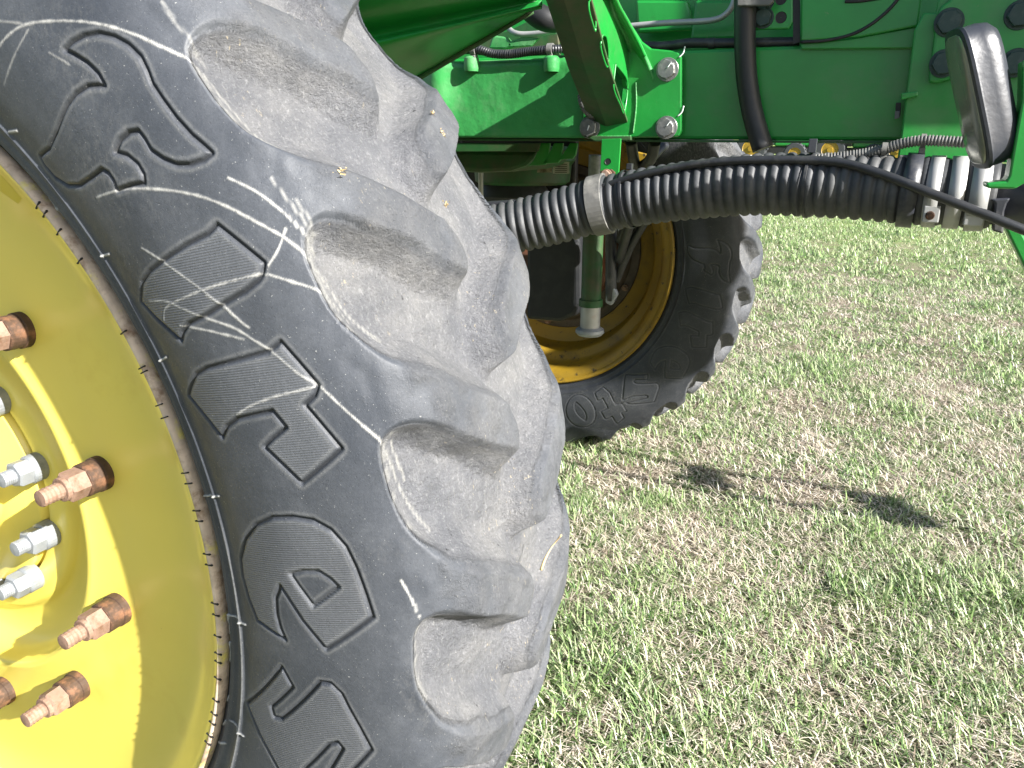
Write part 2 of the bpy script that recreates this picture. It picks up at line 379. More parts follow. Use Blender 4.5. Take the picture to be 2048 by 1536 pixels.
TR= [[[53.02,0.7512],[52.21,0.7735],[51.08,0.7942],[48.96,0.8204],[46.47,0.8479],[44.28,0.8669],[42.39,0.8799],[40.12,0.8963],[38.9,0.8997],[36.92,0.9047],[35.4,0.9095],[34.45,0.9161]],[[53.61,0.773],[51.55,0.7895]],[[39.6,0.7171],[38.24,0.7525],[36.87,0.7802],[34.73,0.8176],[32.86,0.8434],[30.51,0.8677],[28.77,0.8838],[26.72,0.8964],[25.15,0.9033],[23.99,0.9069],[22.49,0.9149],[21.21,0.9232]],[[33.75,0.864],[32.05,0.8801],[30.32,0.8907],[28.35,0.9],[27.27,0.9034]],[[32.45,0.8951],[30.47,0.8994],[29.39,0.9024],[28.18,0.9049]],[[30.69,0.9039],[28.73,0.9074]],[[29.4,0.8862],[28.51,0.8722],[27.98,0.8583]],[[34.05,0.734],[31.97,0.7528],[29.85,0.7711],[28.45,0.7831],[25.75,0.804],[25.01,0.8112]],[[28.55,0.7082],[29.23,0.7216],[29.02,0.7542],[28.65,0.7886],[28.11,0.8245],[27.64,0.8498],[26.64,0.8687],[25.37,0.8889],[24.39,0.8993],[22.88,0.9072]],[[30.55,0.7008],[29.63,0.7266],[28.33,0.7459],[27.02,0.7665],[25.44,0.7947],[24.12,0.8106],[22.86,0.8258],[21.1,0.8423],[19.96,0.8571],[18.54,0.8691],[16.76,0.884],[15.37,0.8955],[13.75,0.9018],[12.54,0.9041]],[[27.5,0.7283],[26.0,0.7649],[24.45,0.8]],[[19.58,0.7546],[19.96,0.7809],[20.08,0.8134],[19.97,0.8529]],[[14.7,0.9029],[13.05,0.9036],[11.28,0.9085],[9.81,0.9148],[8.49,0.9217]],[[15.07,0.9079],[12.18,0.9128]],[[6.23,0.8858],[4.83,0.8923],[3.45,0.8974]],[[48.59,0.789],[46.68,0.7971]],[[28.3,0.7817],[27.05,0.7949],[25.72,0.8051]],[[44.59,0.9016],[42.52,0.9006],[40.47,0.9042]],[[50.89,0.7895],[51.88,0.7174]]]
TK= [[[50.98,0.6681],[49.81,0.6809]],[[46.36,0.6015],[43.92,0.634]],[[42.79,0.5926],[40.59,0.6282]],[[36.67,0.6634],[36.09,0.6779]],[[38.64,0.5932],[37.04,0.6253]],[[30.6,0.5889],[30.16,0.6073]],[[26.57,0.5878],[26.19,0.6261]],[[25.92,0.6529],[25.91,0.6777]],[[22.55,0.5882],[22.63,0.6274]],[[14.74,0.587],[15.39,0.6163]],[[10.61,0.5867],[11.56,0.6125]],[[11.81,0.621],[12.56,0.6754]],[[-1.02,0.5943],[1.23,0.6249]],[[-5.23,0.5952],[-1.66,0.6356]],[[-1.66,0.6356],[-0.81,0.6761]],[[-7.18,0.5921],[-6.82,0.6141]],[[-9.05,0.5985],[-5.3,0.6337]],[[-15.02,0.5969],[-13.59,0.6279]],[[-19.0,0.599],[-16.75,0.6328]],[[-15.96,0.6395],[-15.02,0.6739]],[[-22.27,0.6066],[-19.72,0.6391]]]

LET['o'] = [[-33+5.6*math.cos(a), .757+.080*math.sin(a)] for a in np.linspace(0, 2*math.pi, 28, endpoint=False)]
LET['oc'] = [[-33+1.6*math.cos(a)+.9*math.sin(a), .757+.047*math.sin(a)*(1-.25*abs(math.cos(a)))] for a in np.linspace(0, 2*math.pi, 16, endpoint=False)]
LET['t'] = [[-17.2, .822], [-17.2, .778], [-19.4, .772], [-19.6, .71], [-21.2, .675], [-25.4, .688], [-25.2, .728], [-22.9, .722], [-22.6, .775], [-25.6, .780], [-25.2, .822], [-22.6, .818], [-22.4, .862], [-19.2, .846], [-19.2, .820]]
PO = [(.600, .600), (.618, .590), (.632, .578), (.65, .567), (.70, .552), (.76, .545), (.82, .549), (.86, .557), (.890, .570), (.914, .587), (.932, .612), (.942, .648), (.947, .705), (.949, .765)]
PC = [(.600, .600), (.618, .590), (.632, .578), (.65, .567), (.70, .552), (.76, .545), (.82, .549), (.852, .563), (.871, .584), (.885, .607), (.895, .635), (.902, .668), (.907, .712), (.909, .765)]
YC = .765
PITCHDEG = 360/28

def poly_sdf(U, V, P):
    """signed distance (positive inside) of points to a closed outline"""
    P = np.array(P); d = np.full(U.shape, 9.); ins = np.zeros(U.shape, bool)
    for i in range(len(P)):
        a, c = P[i-1], P[i]; e = c-a
        t = np.clip(((U-a[0])*e[0]+(V-a[1])*e[1])/max(e@e, 1e-12), 0, 1)
        d = np.minimum(d, np.hypot(U-a[0]-t*e[0], V-a[1]-t*e[1]))
        if a[1] != c[1]:
            cr = ((a[1] > V) != (c[1] > V)) & (U < (c[0]-a[0])*(V-a[1])/(c[1]-a[1])+a[0]); ins ^= cr
    return np.where(ins, d, -d)
def line_dist(U, V, P):
    P = np.array(P); d = np.full(U.shape, 9.)
    for i in range(1, len(P)):
        a, c = P[i-1], P[i]; e = c-a
        t = np.clip(((U-a[0])*e[0]+(V-a[1])*e[1])/max(e@e, 1e-12), 0, 1)
        d = np.minimum(d, np.hypot(U-a[0]-t*e[0], V-a[1]-t*e[1]))
    return d
def build_tyre(name, cx, shift, th, ds, nose, let_off, trails, mat, seed):
    """th: angles (deg) round the axle; ds: grid step on the wall; nose: angle of one lug's inner end"""
    K = np.arange(14.)
    fo = spline(PO, 1301); fc = spline(PC, 1301); kk = np.linspace(0, 13, 1301)
    arc = np.concatenate([[0], np.cumsum(np.linalg.norm(np.diff(fo, axis=0), axis=1))])
    a7 = np.interp(7, kk, arc); aE = arc[-1]; qc = aE-a7
    sa = np.concatenate([np.arange(0, a7+.035, ds), np.linspace(a7+.035+ds, aE, int((qc-.035)/max(ds*1.6, .0026)))])
    sb = np.linspace(aE, a7, int(qc/max(ds*1.8, .0036 if ds > .002 else .002)))[1:]; sc_ = np.linspace(a7, 0, 24)[1:]
    A = np.concatenate([sa, sb, sc_]); side = np.concatenate([np.ones(len(sa)), -np.ones(len(sb)+len(sc_))])
    ro = np.interp(A, arc, fo[:, 0]); yo = np.interp(A, arc, fo[:, 1]); rc = np.interp(A, arc, fc[:, 0]); yc = np.interp(A, arc, fc[:, 1])
    dr = np.gradient(fo[:, 0]); dy = np.gradient(fo[:, 1]); nl = np.hypot(dr, dy)
    nr = np.interp(A, arc, dy/nl); ny = np.interp(A, arc, -dr/nl)          # outward normal in (r, y)
    q = (A-a7)                                                            # distance past the wall's outer part
    T, Q = np.meshgrid(np.asarray(th, float), q, indexing='ij')
    SD = np.broadcast_to(side, T.shape)
    Qt = np.where(SD > 0, Q, 2*qc-Q)                                       # goes on over the crown to the far side
    def rp(d, w):
        t = np.clip((d+w)/(w+.003), 0, 1); return .55*t**1.7+.45*t*t*(3-2*t)
    def lugs(Qs, ns, wl, wh):
        """height 0..1 of the bars that start on the shoulder where Qs = 0, and place across the hollow"""
        f_ = np.clip(Qs/qc, 0, 1.3)
        wob = .35*np.sin(T*1.7+seed)+.25*np.sin(T*.61+2*seed)
        lo = ns+9.4*np.clip(1-f_, 0, 1)**1.1+wob*.3; hi = ns+PITCHDEG-.2-(PITCHDEG-.2-4.0)*np.minimum(f_*1.05, 1)**.9+wob*.2
        mid = (lo+hi)/2; half = (hi-lo)/2
        dT = (T-mid+PITCHDEG/2) % PITCHDEG-PITCHDEG/2
        k_ = math.pi/180*.93
        h = rp((half+dT)*k_, wl)*rp((half-dT)*k_, wh)*sstep(-.030, .012, qc*.93-Qs+.010*np.cos(np.clip(dT/np.maximum(half, .3), -1.5, 1.5)*1.6))
        dv = (T-mid) % PITCHDEG-PITCHDEG/2
        return h, np.abs(dv)/np.maximum(PITCHDEG/2-half, .5), dT
    h1, p1, dT1 = lugs(Qt, nose, .040, .050); h2, p2, _ = lugs(2*qc-Qt, nose-PITCHDEG/2, .019, .026)
    rough = .07*(vnoise(T*.99, Q*60+9, 1.1, seed+2)-.5)+.05*(vnoise(T*3.1, Q*190+9, 1.1, seed+12)-.5)
    lug = np.maximum(h1, h2)
    Qn = Q
    pp = np.where(SD > 0, p1, p2)
    vd = Qn-(.032+.040*np.clip(pp, 0, 1.25)**3)
    m = np.clip((1-lug)*(1+rough), 0, 1)*(1-np.clip(1-(vd+.001)/.026, 0, 1)**1.7)
    dust = sstep(.10, .42, m+rough*.6)
    tread = sstep(.055, .125, Qn+.03*(vnoise(T, Q*60, 1.0, seed+3)-.5))*(.16+.40*(vnoise(T, Q*60, 1.2, seed+4)))
    dust = np.maximum(dust, tread)
    RR = ro+(rc-ro)*m; YY = yo+(yc-yo)*m
    disp = .0016*(vnoise(T*.8, Q*70, .8, seed+7)-.5)*sstep(.0, .05, Qn)+.003*(vnoise(T*.8, Q*70, 2.6, seed+8)-.5)*sstep(.0, .05, Qn)
    RAD = ro[None, :]+0*T
    line = np.zeros(T.shape); let = np.zeros(T.shape); grv = np.zeros(T.shape)
    wall = (SD > 0) & (RAD < .93) & (RAD > .6)
    Um = np.radians(T)*.77
    # moulded rings by the bead
    for r0, h in ((.6335, .0018), (.6645, .0028)):
        disp += np.where(wall, h*np.exp(-((RAD-r0)/.0022)**2), 0)
    disp += np.where(wall, -.0045*np.exp(-((RAD-.649)/.009)**4), 0)
    sub = lambda u0, u1, v0, v1: wall & (Um > u0) & (Um < u1) & (RAD > v0) & (RAD < v1)
    sgn = {}
    for k, P in LET.items():
        P = np.array([(math.radians(p[0]+let_off)*.77, p[1]) for p in P])
        w = sub(P[:, 0].min()-.02, P[:, 0].max()+.02, P[:, 1].min()-.02, P[:, 1].max()+.02)
        if not w.any(): continue
        s_ = poly_sdf(Um[w], RAD[w], P)
        disp[w] += -.0032*np.exp(-(s_/.0017)**2); grv[w] = np.maximum(grv[w], np.exp(-(s_/.0018)**2)); line[w] = np.maximum(line[w], .12*np.exp(-((np.abs(s_)-.0052)/.0016)**2))  # groove with painted shade mask and pale edge lines to sharpen the outline
        ins = sstep(-.001, .003, s_)
        if k in ('ec', 'oc'): disp[w] -= .0012*ins; let[w] *= 1-ins
        else: disp[w] += .0008*ins; let[w] = np.maximum(let[w], ins*sstep(.003, .006, s_)*(0. if k == 'f' else 1))
    if trails:
        for i, P in enumerate(TR):
            P = np.array([(math.radians(p[0])*.77, p[1]) for p in P])
            P = spline(P, 6*len(P)) if len(P) > 2 else P
            w = sub(P[:, 0].min()-.012, P[:, 0].max()+.012, P[:, 1].min()-.012, P[:, 1].max()+.012)
            if not w.any(): continue
            d = line_dist(Um[w], RAD[w], P)
            wd_ = .0001+.0011*vnoise(Um[w]*900, RAD[w]*900, 5., i+20)
            val = sstep(wd_+.0009, wd_*.6, d)*(.8 if i not in (1, 4, 5, 15, 17, 18) else .42)
            line[w] = np.maximum(line[w], val); disp[w] += .0004*val
        for a, c in TK:
            P = np.array([(math.radians(a[0])*.77, max(a[1], .622)), (math.radians(c[0])*.77, c[1])])
            w = sub(P[:, 0].min()-.012, P[:, 0].max()+.012, P[:, 1].min()-.012, P[:, 1].max()+.012)
            if not w.any(): continue
            val = sstep(.0019, .0007, line_dist(Um[w], RAD[w], P)); line[w] = np.maximum(line[w], .9*val); disp[w] += .0016*val
        # fine white edge of the outer moulding ring
        line = np.maximum(line, np.where(wall & (T < 14), .55*np.exp(-((RAD-.6645)/.0011)**2)*sstep(14, 4, T), 0))
        # dried film left along the lower rims of the hollows
        line = np.maximum(line, np.where(wall & (RAD > .87), .55*np.exp(-((vd-.006)/.004)**2)*sstep(.3, .6, vnoise(T*3, Q*200, 1.3, 33))*(lug < .3), 0))
    RR = RR+nr*disp; YY = YY+ny*disp
    YY = np.where(SD > 0, YY, 2*YC-YY)+shift
    tr = np.radians(T)
    X = cx+RR*np.cos(tr); Z = AZ+RR*np.sin(tr)
    low = np.clip(.10-Z, 0, 1); YY = YY+np.sign(YY-YC-shift)*low*.18*(RR > .75)
    Z = np.maximum(Z, .002)
    nt_, nq = T.shape
    V = np.stack([X, YY, Z], -1).reshape(-1, 3)
    i = np.arange(nt_)[:, None]; j = np.arange(nq-1)[None, :]; i2 = (i+1) % nt_
    F = np.stack([i*nq+j, i*nq+j+1, i2*nq+j+1, i2*nq+j], -1).reshape(-1, 4)
    me = bpy.data.meshes.new(name)
    me.vertices.add(len(V)); me.vertices.foreach_set('co', V.astype(np.float32).ravel())
    me.loops.add(F.size); me.loops.foreach_set('vertex_index', F.astype(np.int32).ravel())
    me.polygons.add(len(F)); me.polygons.foreach_set('loop_start', np.arange(0, F.size, 4, dtype=np.int32))
    me.update(calc_edges=True)
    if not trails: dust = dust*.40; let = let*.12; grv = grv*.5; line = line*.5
    for nm, arr in (('dust', dust), ('line', line), ('letter', let), ('groove_shade', grv)):
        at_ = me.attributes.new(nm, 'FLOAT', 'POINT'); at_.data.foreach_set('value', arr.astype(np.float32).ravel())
    return link(name, me, mat, SP, True)

th_near = np.concatenate([np.arange(-33, 58, .097), np.arange(58, 327-.6, .6)])
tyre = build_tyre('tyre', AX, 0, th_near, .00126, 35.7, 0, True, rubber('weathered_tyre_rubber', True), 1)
tyre['label'] = 'big dusty near tyre with raised lettering'
th_far = np.concatenate([np.arange(-110, 60, .28), np.arange(60, 250-.9, .9)])
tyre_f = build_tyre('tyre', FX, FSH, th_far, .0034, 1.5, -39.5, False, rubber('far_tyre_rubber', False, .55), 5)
tyre_f['label'] = 'tyre of the wheel on the far side'

# rims --------------------------------------------------------------
RIMP = [(.560, .680), (.585, .640), (.598, .612), (.6145, .598), (.6175, .588), (.616, .5785), (.611, .5745), (.604, .5775), (.597, .586), (.587, .594),
        (.570, .612), (.548, .626), (.525, .635), (.500, .6385), (.472, .638), (.445, .6365), (.425, .636), (.400, .636), (.335, .6365), (.326, .632), (.318, .6305), (.3135, .634), (.3125, .646),
        (.307, .668), (.292, .682), (.270, .688), (.245, .687), (.238, .679), (.234, .672), (.228, .668), (.196, .667), (.192, .668), (.190, .680), (.184, .680), (.182, .664), (.178, .661), (.10, .660), (.095, .655), (.093, .62), (.085, .612), (.0005, .610)]
rim = lathe('rim', RIMP, (AX, 0, AZ), Yl, SP, seg=220, ang=50)
rim['label'] = 'bright yellow near wheel rim'
edge = lathe('flange_edge', [(.6176, .5895), (.6187, .584), (.6180, .5785), (.6160, .5752), (.6128, .5736), (.6118, .5748)], (AX, 0, AZ), TRIM, rim, seg=220, ang=80)
sleeve = ring_mesh(.0245, .034, 24, .002); hexn = ring_mesh(.0225, .026, 6, .003); stud = ring_mesh(.0125, .030, 16, .002)
def thr(r, h, n=14, k=12):
    v = []; f = []
    for i in range(k+1):
        rr = r*(1 if i % 2 else .93)
        for j in range(n):
            a = 2*math.pi*j/n; v.append((rr*math.cos(a), -h*i/k, rr*math.sin(a)))
    for i in range(k):
        for j in range(n):
            q = (j+1) % n; f.append((i*n+j, i*n+q, (i+1)*n+q, (i+1)*n+j))
    v.append((0, -h-.001, 0)); c = len(v)-1
    for j in range(n): f.append((k*n+j, k*n+(j+1) % n, c))
    return v, f
me_sl = mk('lug_sleeve', *joinparts((*sleeve, (0, 0, 0)), (*ring_mesh(.0262, .012, 24, .001), (0, 0, 0))), RD)
me_nut = mk('lug_nut', *joinparts((*hexn, (0, -.034, 0)), (*ring_mesh(.0175, .006, 20, .001), (0, -.060, 0))), RU)
me_std = mk('wheel_stud', *joinparts((*thr(.0125, .036), (0, -.060, 0))), RU)
me_gn = mk('hub_nut', *joinparts((*ring_mesh(.0215, .020, 24, .003), (0, 0, 0)), (*ring_mesh(.0200, .020, 6, .003), (0, -.020, 0)), (*thr(.0115, .018), (0, -.040, 0))), GV)
for k in range(11):
    a = R_(46.0-k*360/11)
    c = (AX+.378*math.cos(a), .6365, AZ+.378*math.sin(a)); rz = (0, random.uniform(0, 1), 0)
    for nm, me in (('lug_sleeve', me_sl), ('lug_nut', me_nut), ('wheel_stud', me_std)): inst(nm, me, c, rim, rz, .92)
    a = R_(15.0-k*360/11)
    inst('hub_nut', me_gn, (AX+.196*math.cos(a), .6675, AZ+.196*math.sin(a)), rim, (0, random.uniform(0, 1), 0))
# ticks of bare metal across the flange edge
tick = mk('flange_tick', [(-.0007, -.0002, 0), (.0007, -.0002, 0), (.0007, -.0002, .011), (-.0007, -.0002, .011), (-.0007, .002, 0), (.0007, .002, 0), (.0007, .002, .011), (-.0007, .002, .011)],
          [(0, 1, 2, 3), (4, 7, 6, 5), (0, 4, 5, 1), (3, 2, 6, 7), (0, 3, 7, 4), (1, 5, 6, 2)], DK)
for d in (46.2, 45.0, 42.6, 38.9, 30.4, 26.4, 25.9, 22.2, 20.8, 14.6, 13.4, 10.3, 9.1, 5.2, 3.9, -.9, -2.4, -5.2, -7.6, -8.8, -11.2, -14.6, -16.8, -18.4, -20.6, -22):
    a = R_(d); inst('flange_tick', tick, (AX+.608*math.cos(a), .5738, AZ+.608*math.sin(a)), rim, (0, math.pi/2-a, 0))

# far rim, seen from the axle side: deep well
FP = [(.618, .590), (.6185, .580), (.612, .5735), (.602, .577), (.596, .588), (.580, .592), (.560, .605), (.548, .640), (.545, .700), (.528, .716), (.500, .722), (.490, .735), (.486, .800), (.470, .835), (.430, .845), (.400, .846), (.30, .848)]
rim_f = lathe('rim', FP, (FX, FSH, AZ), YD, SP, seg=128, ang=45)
rim_f['label'] = 'shade-darkened, grimy yellow rim of the far wheel'
RBR = M_('brown_rusty_steel', (.16, .06, .03), .65, noise=((.06, .04, .03), 14, .45, .7))
lathe('hub_face', [(.40, .842), (.395, .835), (.36, .832), (.352, .81), (.34, .80), (.0005, .80)], (FX, FSH, AZ), M_('grey_brown_hub', (.085, .065, .05), .6, noise=((.03, .025, .02), 10, .45, .65)), rim_f, 64)
lathe('brake_drum', [(.30, .80), (.30, .70), (.285, .685), (.22, .685), (.21, .64), (.0005, .64)], (FX, FSH, AZ), RBR, rim_f, 64)
for k in range(10):
    a = R_(9+36*k); lathe('rim_bolt', [(.016, .835), (.016, .82), (.010, .818), (.010, .808), (.0005, .808)], (FX+.375*math.cos(a), FSH, AZ+.375*math.sin(a)), RU, rim_f, 8)

# hex bolt heads ------------------------------------------------------
def bolt_mesh(name, r, h, mat):
    return mk(name, *joinparts((*ring_mesh(r*1.18, h*.22, 28, .0006), (0, 0, 0)), (*ring_mesh(r, h, 6, r*.07), (0, -h*.2, 0)), (*ring_mesh(r*.88, h*1.02, 28, r*.04), (0, -h*.2, 0))), mat)
me_bolt = bolt_mesh('bolt', .0195, .0125, BZ)
me_bgr = bolt_mesh('bolt', .0165, .010, M_('painted_bolt', (.012, .035, .030), .45, noise=((.06, .08, .07), 60, .5, .75)))

# frame rail ----------------------------------------------------------
YR = 1.70
rail = box('frame_rail', (-2.5, .60), (YR, YR+.16), (1.412, 1.586), G, SP, .007)
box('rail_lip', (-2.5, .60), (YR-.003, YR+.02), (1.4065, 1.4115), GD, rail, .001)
# cast section at the left, bulging forward
cst_x = np.linspace(-1.32, -.56, 77); cst_z = np.linspace(1.4135, 1.580, 30)
V = []; nz_ = len(cst_z)
for x in cst_x:
    for z in cst_z:
        b1 = .020*math.exp(-((x+.955)/.035)**2)*sstep(1.40, 1.50, z) + .006
        edge_ = .012*max(0, (z-1.568)/.012)**2
        V.append((x, YR-.012-b1+edge_-.004*(vnoise(x, z, .05, 6)-.5)*.6, z))
nx_ = len(cst_x); base = len(V)
F = [(i*nz_+j, (i+1)*nz_+j, (i+1)*nz_+j+1, i*nz_+j+1) for i in range(nx_-1) for j in range(nz_-1)]
V += [(x, YR+.05, 1.584) for x in cst_x]
F += [(i*nz_+nz_-1, (i+1)*nz_+nz_-1, base+i+1, base+i) for i in range(nx_-1)]
V += [(x, YR+.02, 1.4135) for x in cst_x]; b2 = base+nx_
F += [(i*nz_, b2+i, b2+i+1, (i+1)*nz_) for i in range(nx_-1)]
casting = mesh('rail_casting', V, F, GC, SP, True)
for px in (943, 1103):
    c = at(px, 128, YR-.022)
    boss = lathe('clip_boss', [(.016, -.016), (.018, -.008), (.017, .012), (.013, .016), (.0005, .016)], c, GC, casting, 20, axis='Z')

# frame behind and above the rail ---------------------------------------
back = box('inner_frame_panel', (-2.4, .62), (1.96, 1.98), (1.50, 2.25), G, SP, .004)
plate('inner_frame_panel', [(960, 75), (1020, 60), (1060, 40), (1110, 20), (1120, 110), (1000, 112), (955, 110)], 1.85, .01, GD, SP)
plate('inner_bracket', [(985, 70), (1012, 74), (1028, 92), (1010, 98), (976, 98)], 1.80, .02, GC, SP, .004)
plate('inner_bracket', [(1016, 84), (1050, 72), (1078, 76), (1062, 92), (1016, 94)], 1.80, .01, GC, SP, .002)
plate('inner_bracket', [(1270, 0), (1375, 0), (1390, 60), (1275, 66)], 1.90, .02, G, SP, .006)
plate('inner_bracket', [(1390, 0), (1475, 0), (1475, 78), (1380, 80)], 1.86, .02, G, SP, .006)
tube('steel_line', [at(1012, 52, 1.82), at(1030, 66, 1.80), at(1060, 68, 1.80), at(1118, 62, 1.80)], .0062, ST, SP, 12)
tube('steel_line', [at(1240, 54, 1.78), at(1330, 46, 1.78), at(1420, 41, 1.78), at(1452, 28, 1.78), at(1468, 2, 1.78), at(1474, -40, 1.78)], .0062, ST, SP, 12, 40)
# looms of corrugated conduit
def corr(pitch, amp):
    return lambda s: 1+amp*(1 if (s/pitch) % 1 < .55 else -1)*.5
def loom(name, P, r, mat, n, pitch=.0055, amp=.16, parent=SP):
    return tube(name, P, r, mat, parent, 12, n, corr(pitch, amp))
lm = loom('cable_loom', [at(900, 100, 1.70), at(930, 99, 1.68), at(960, 100, 1.675), at(985, 107, 1.675), at(1020, 108, 1.675), at(1060, 103, 1.675), at(1104, 99, 1.675), at(1150, 96, 1.70)], .0092, BK, 260)
for px, py in ((948, 100), (1101, 99)):
    c = at(px, py, 1.675)
    lathe('loom_clip', [(.0098, -.006), (.0128, -.006), (.0128, .006), (.0098, .006)], c, GREYB, lm, 20, axis='X', ang=30)
    box('loom_clip', (c[0]-.006, c[0]+.006), (c[1]-.008, c[1]+.008), (c[2]-.026, c[2]-.011), GREYB, lm, .0015)
lm = tube('cable_loom', [at(1278, 92, 1.72), at(1330, 92, 1.72), at(1380, 86, 1.715), at(1440, 86, 1.715), at(1600, 84, 1.72)], .0095, BK, SP, 12, 50)
c = at(1424, 87, 1.715); lathe('loom_clip', [(.0098, -.006), (.0112, -.006), (.0112, .006), (.0098, .006)], c, BK, lm, 20, axis='X')
loom('cable_loom', [at(1163, 190, 1.66), at(1166, 208, 1.655), at(1178, 226, 1.66), at(1200, 236, 1.68)], .0085, GREYB, 70)
tube('black_conduit', [at(1040, -20, 1.72), at(1062, 18, 1.72), at(1090, 38, 1.72), at(1120, 40, 1.74)], .026, DK, SP, 14, 24)
tube('black_conduit', [at(770, -30, 1.4), at(800, -8, 1.42), at(812, 4, 1.44), at(840, -12, 1.5)], .009, BK, SP, 12, 30)

# folded arm running up to the left: its shaded underside faces the camera
armL = [(640, -70, 1.30), (640, 30, 1.34), (660, 88, 1.40), (660, 112, 1.375), (660, 190, 1.46), (700, 235, 1.52)]
armR = [(1085, -150, 1.30), (1085, -40, 1.38), (1075, 0, 1.45), (1085, 10, 1.43), (1085, 6, 1.50), (1078, 12, 1.58)]
n1 = 26; V = []; kk = 0
A_ = np.array([at(*p) for p in armL]); B_ = np.array([at(*p) for p in armR])
A_ = spline(A_, 31); B_ = spline(B_, 31)
for i in range(n1):
    t = i/(n1-1)
    for j in range(31): V.append(A_[j]*(1-t)+B_[j]*t)
F = [(i*31+j, i*31+j+1, (i+1)*31+j+1, (i+1)*31+j) for i in range(n1-1) for j in range(30)]
arm = mesh('folded_arm', V, F, G, SP, True)
so_ = arm.modifiers.new('thick', 'SOLIDIFY'); so_.thickness = .008; so_.offset = -1
e0, e1 = A_[-1], B_[-1]
tube('arm_edge_weld', [e0+(e1-e0)*t+np.array([0, 0, -.002]) for t in (0, .3, .6, .97)], .006, GD, arm, 10, 20)

# gusset bracket carrying the platform ----------------------------------
XW = -.500
gus = plate('gusset_bracket', [(1165, 100), (1225, 40), (1244, 18), (1262, 50), (1282, 82), (1302, 97), (1344, 101), (1356, 104), (1363, 112), (1363, 262), (1358, 272), (1350, 274), (1172, 276), (1165, 270)], YR-.026, .013, G, SP, .003)
gus['label'] = 'cast green bracket bolted to the frame rail'
def web_pt(px, py): return atx(px, py, XW)
outer = [(1262, 272), (1180, 0), (1168, -40), (1215, -40)]
inner = [(1222, 20), (1246, 70), (1262, 112), (1272, 165), (1272, 215), (1268, 262)]
WP = [web_pt(*p) for p in outer+inner]
web = prism('gusset_web', WP, (-.009, 0, 0), G, gus, 0)
holes = [[(1176, 2), (1182, 2), (1188, 20), (1190, 45), (1189, 62), (1184, 48), (1177, 22)],
         [(1204, 70), (1211, 74), (1215, 95), (1216, 118), (1213, 134), (1206, 118), (1200, 92)],
         [(1230, 129), (1240, 140), (1251, 156), (1254, 175), (1251, 205), (1246, 226), (1240, 212), (1228, 184), (1226, 165)]]
for h in holes:
    hp = [web_pt(*p) for p in h]; hc = sum(hp)/len(hp)
    cut = prism('cutter', [p+np.array([.03, 0, 0]) for p in hp], (-.08, 0, 0), None, None, 0)
    md = web.modifiers.new('hole', 'BOOLEAN'); md.operation = 'DIFFERENCE'; md.object = cut; md.solver = 'EXACT'
    dg = bpy.context.evaluated_depsgraph_get(); me2 = bpy.data.meshes.new_from_object(web.evaluated_get(dg))
    web.modifiers.clear(); web.data = me2
    bpy.data.objects.remove(cut)
    # rolled lip round each opening
    tube('opening_lip', [p+np.array([.0012, 0, 0]) for p in hp]+[hp[0]+np.array([.0012, 0, 0])], .0020, G, gus, 8, 60, caps=False)
bev(web, .0015)
# wide flange along the lower edge of the web, folded along its middle
fa = [(1262, 272), (1216, 134), (1180, 0), (1166, -40)]
P0 = [web_pt(*p)+np.array([.004, 0, 0]) for p in fa]
V = []
for p in P0:
    V += [p, p+np.array([-.046, -.006, -.004]), p+np.array([-.086, .004, .003])]
F = []
for i in range(3):
    for j in range(2): F.append((i*3+j, i*3+j+1, (i+1)*3+j+1, (i+1)*3+j))
fl = mesh('gusset_flange', V, F, GD, gus)
s_ = fl.modifiers.new('t', 'SOLIDIFY'); s_.thickness = .007; s_.offset = 0
bev(fl, .0015)
# cast fillet sweeping from the web onto the base plate
FA = spline([atx(*p, XW+.001) for p in [(1215, -40), (1224, 22), (1247, 72), (1262, 114), (1269, 165), (1268, 215), (1262, 264)]], 40)
FB = spline([at(*p) for p in [(1216, -40, 1.46), (1236, 8, 1.53), (1262, 56, 1.600), (1288, 108, 1.655), (1309, 165, YR-.024), (1304, 218, YR-.024), (1268, 268, YR-.024)]], 40)
V = []; nn = 12
for a_, b_ in zip(FA, FB):
    for j in range(nn):
        t = j/(nn-1); p = a_*(1-t)+b_*t
        sag = .018*math.sin(math.pi*t)
        V.append(p+np.array([-.3, .95, 0])*sag)
F = [(i*nn+j, i*nn+j+1, (i+1)*nn+j+1, (i+1)*nn+j) for i in range(39) for j in range(nn-1)]
fil = mesh('gusset_fillet', V, F, GC, gus, True)
m_ = fil.modifiers.new('t', 'SOLIDIFY'); m_.thickness = .008; m_.offset = 0
tube('fillet_rim', [p+np.array([0, -.002, 0]) for p in FB[:21]], .0034, G, gus, 10, 40)
for px, py in ((1335, 139), (1333, 255), (1180, 255), (1176, 140)):
    c = at(px, py, YR-.026); inst('bolt', me_bolt, c, gus, (0, random.uniform(0, 1), 0))
    if px > 1200:
        tube('paint_mark', [c+np.array([.003, -.0158, .002]), c+np.array([.010, -.0158, .010]), c+np.array([.012, -.0158, .008])], .0012, WH, gus, 6, 8)
        tube('paint_mark', [c+np.array([.022, -.0005, .022]), c+np.array([.030, -.0005, .030]), c+np.array([.033, -.0005, .042])], .0014, WH, gus, 6, 10)
    else:
        tube('paint_mark', [c+np.array([.000, -.0158, -.006]), c+np.array([.003, -.0158, .004])], .0012, WH, gus, 6, 8)
plate('rail_foot', [(1165, 271), (1262, 272), (1262, 281), (1190, 283)], YR-.03, .05, GD, gus, .002)

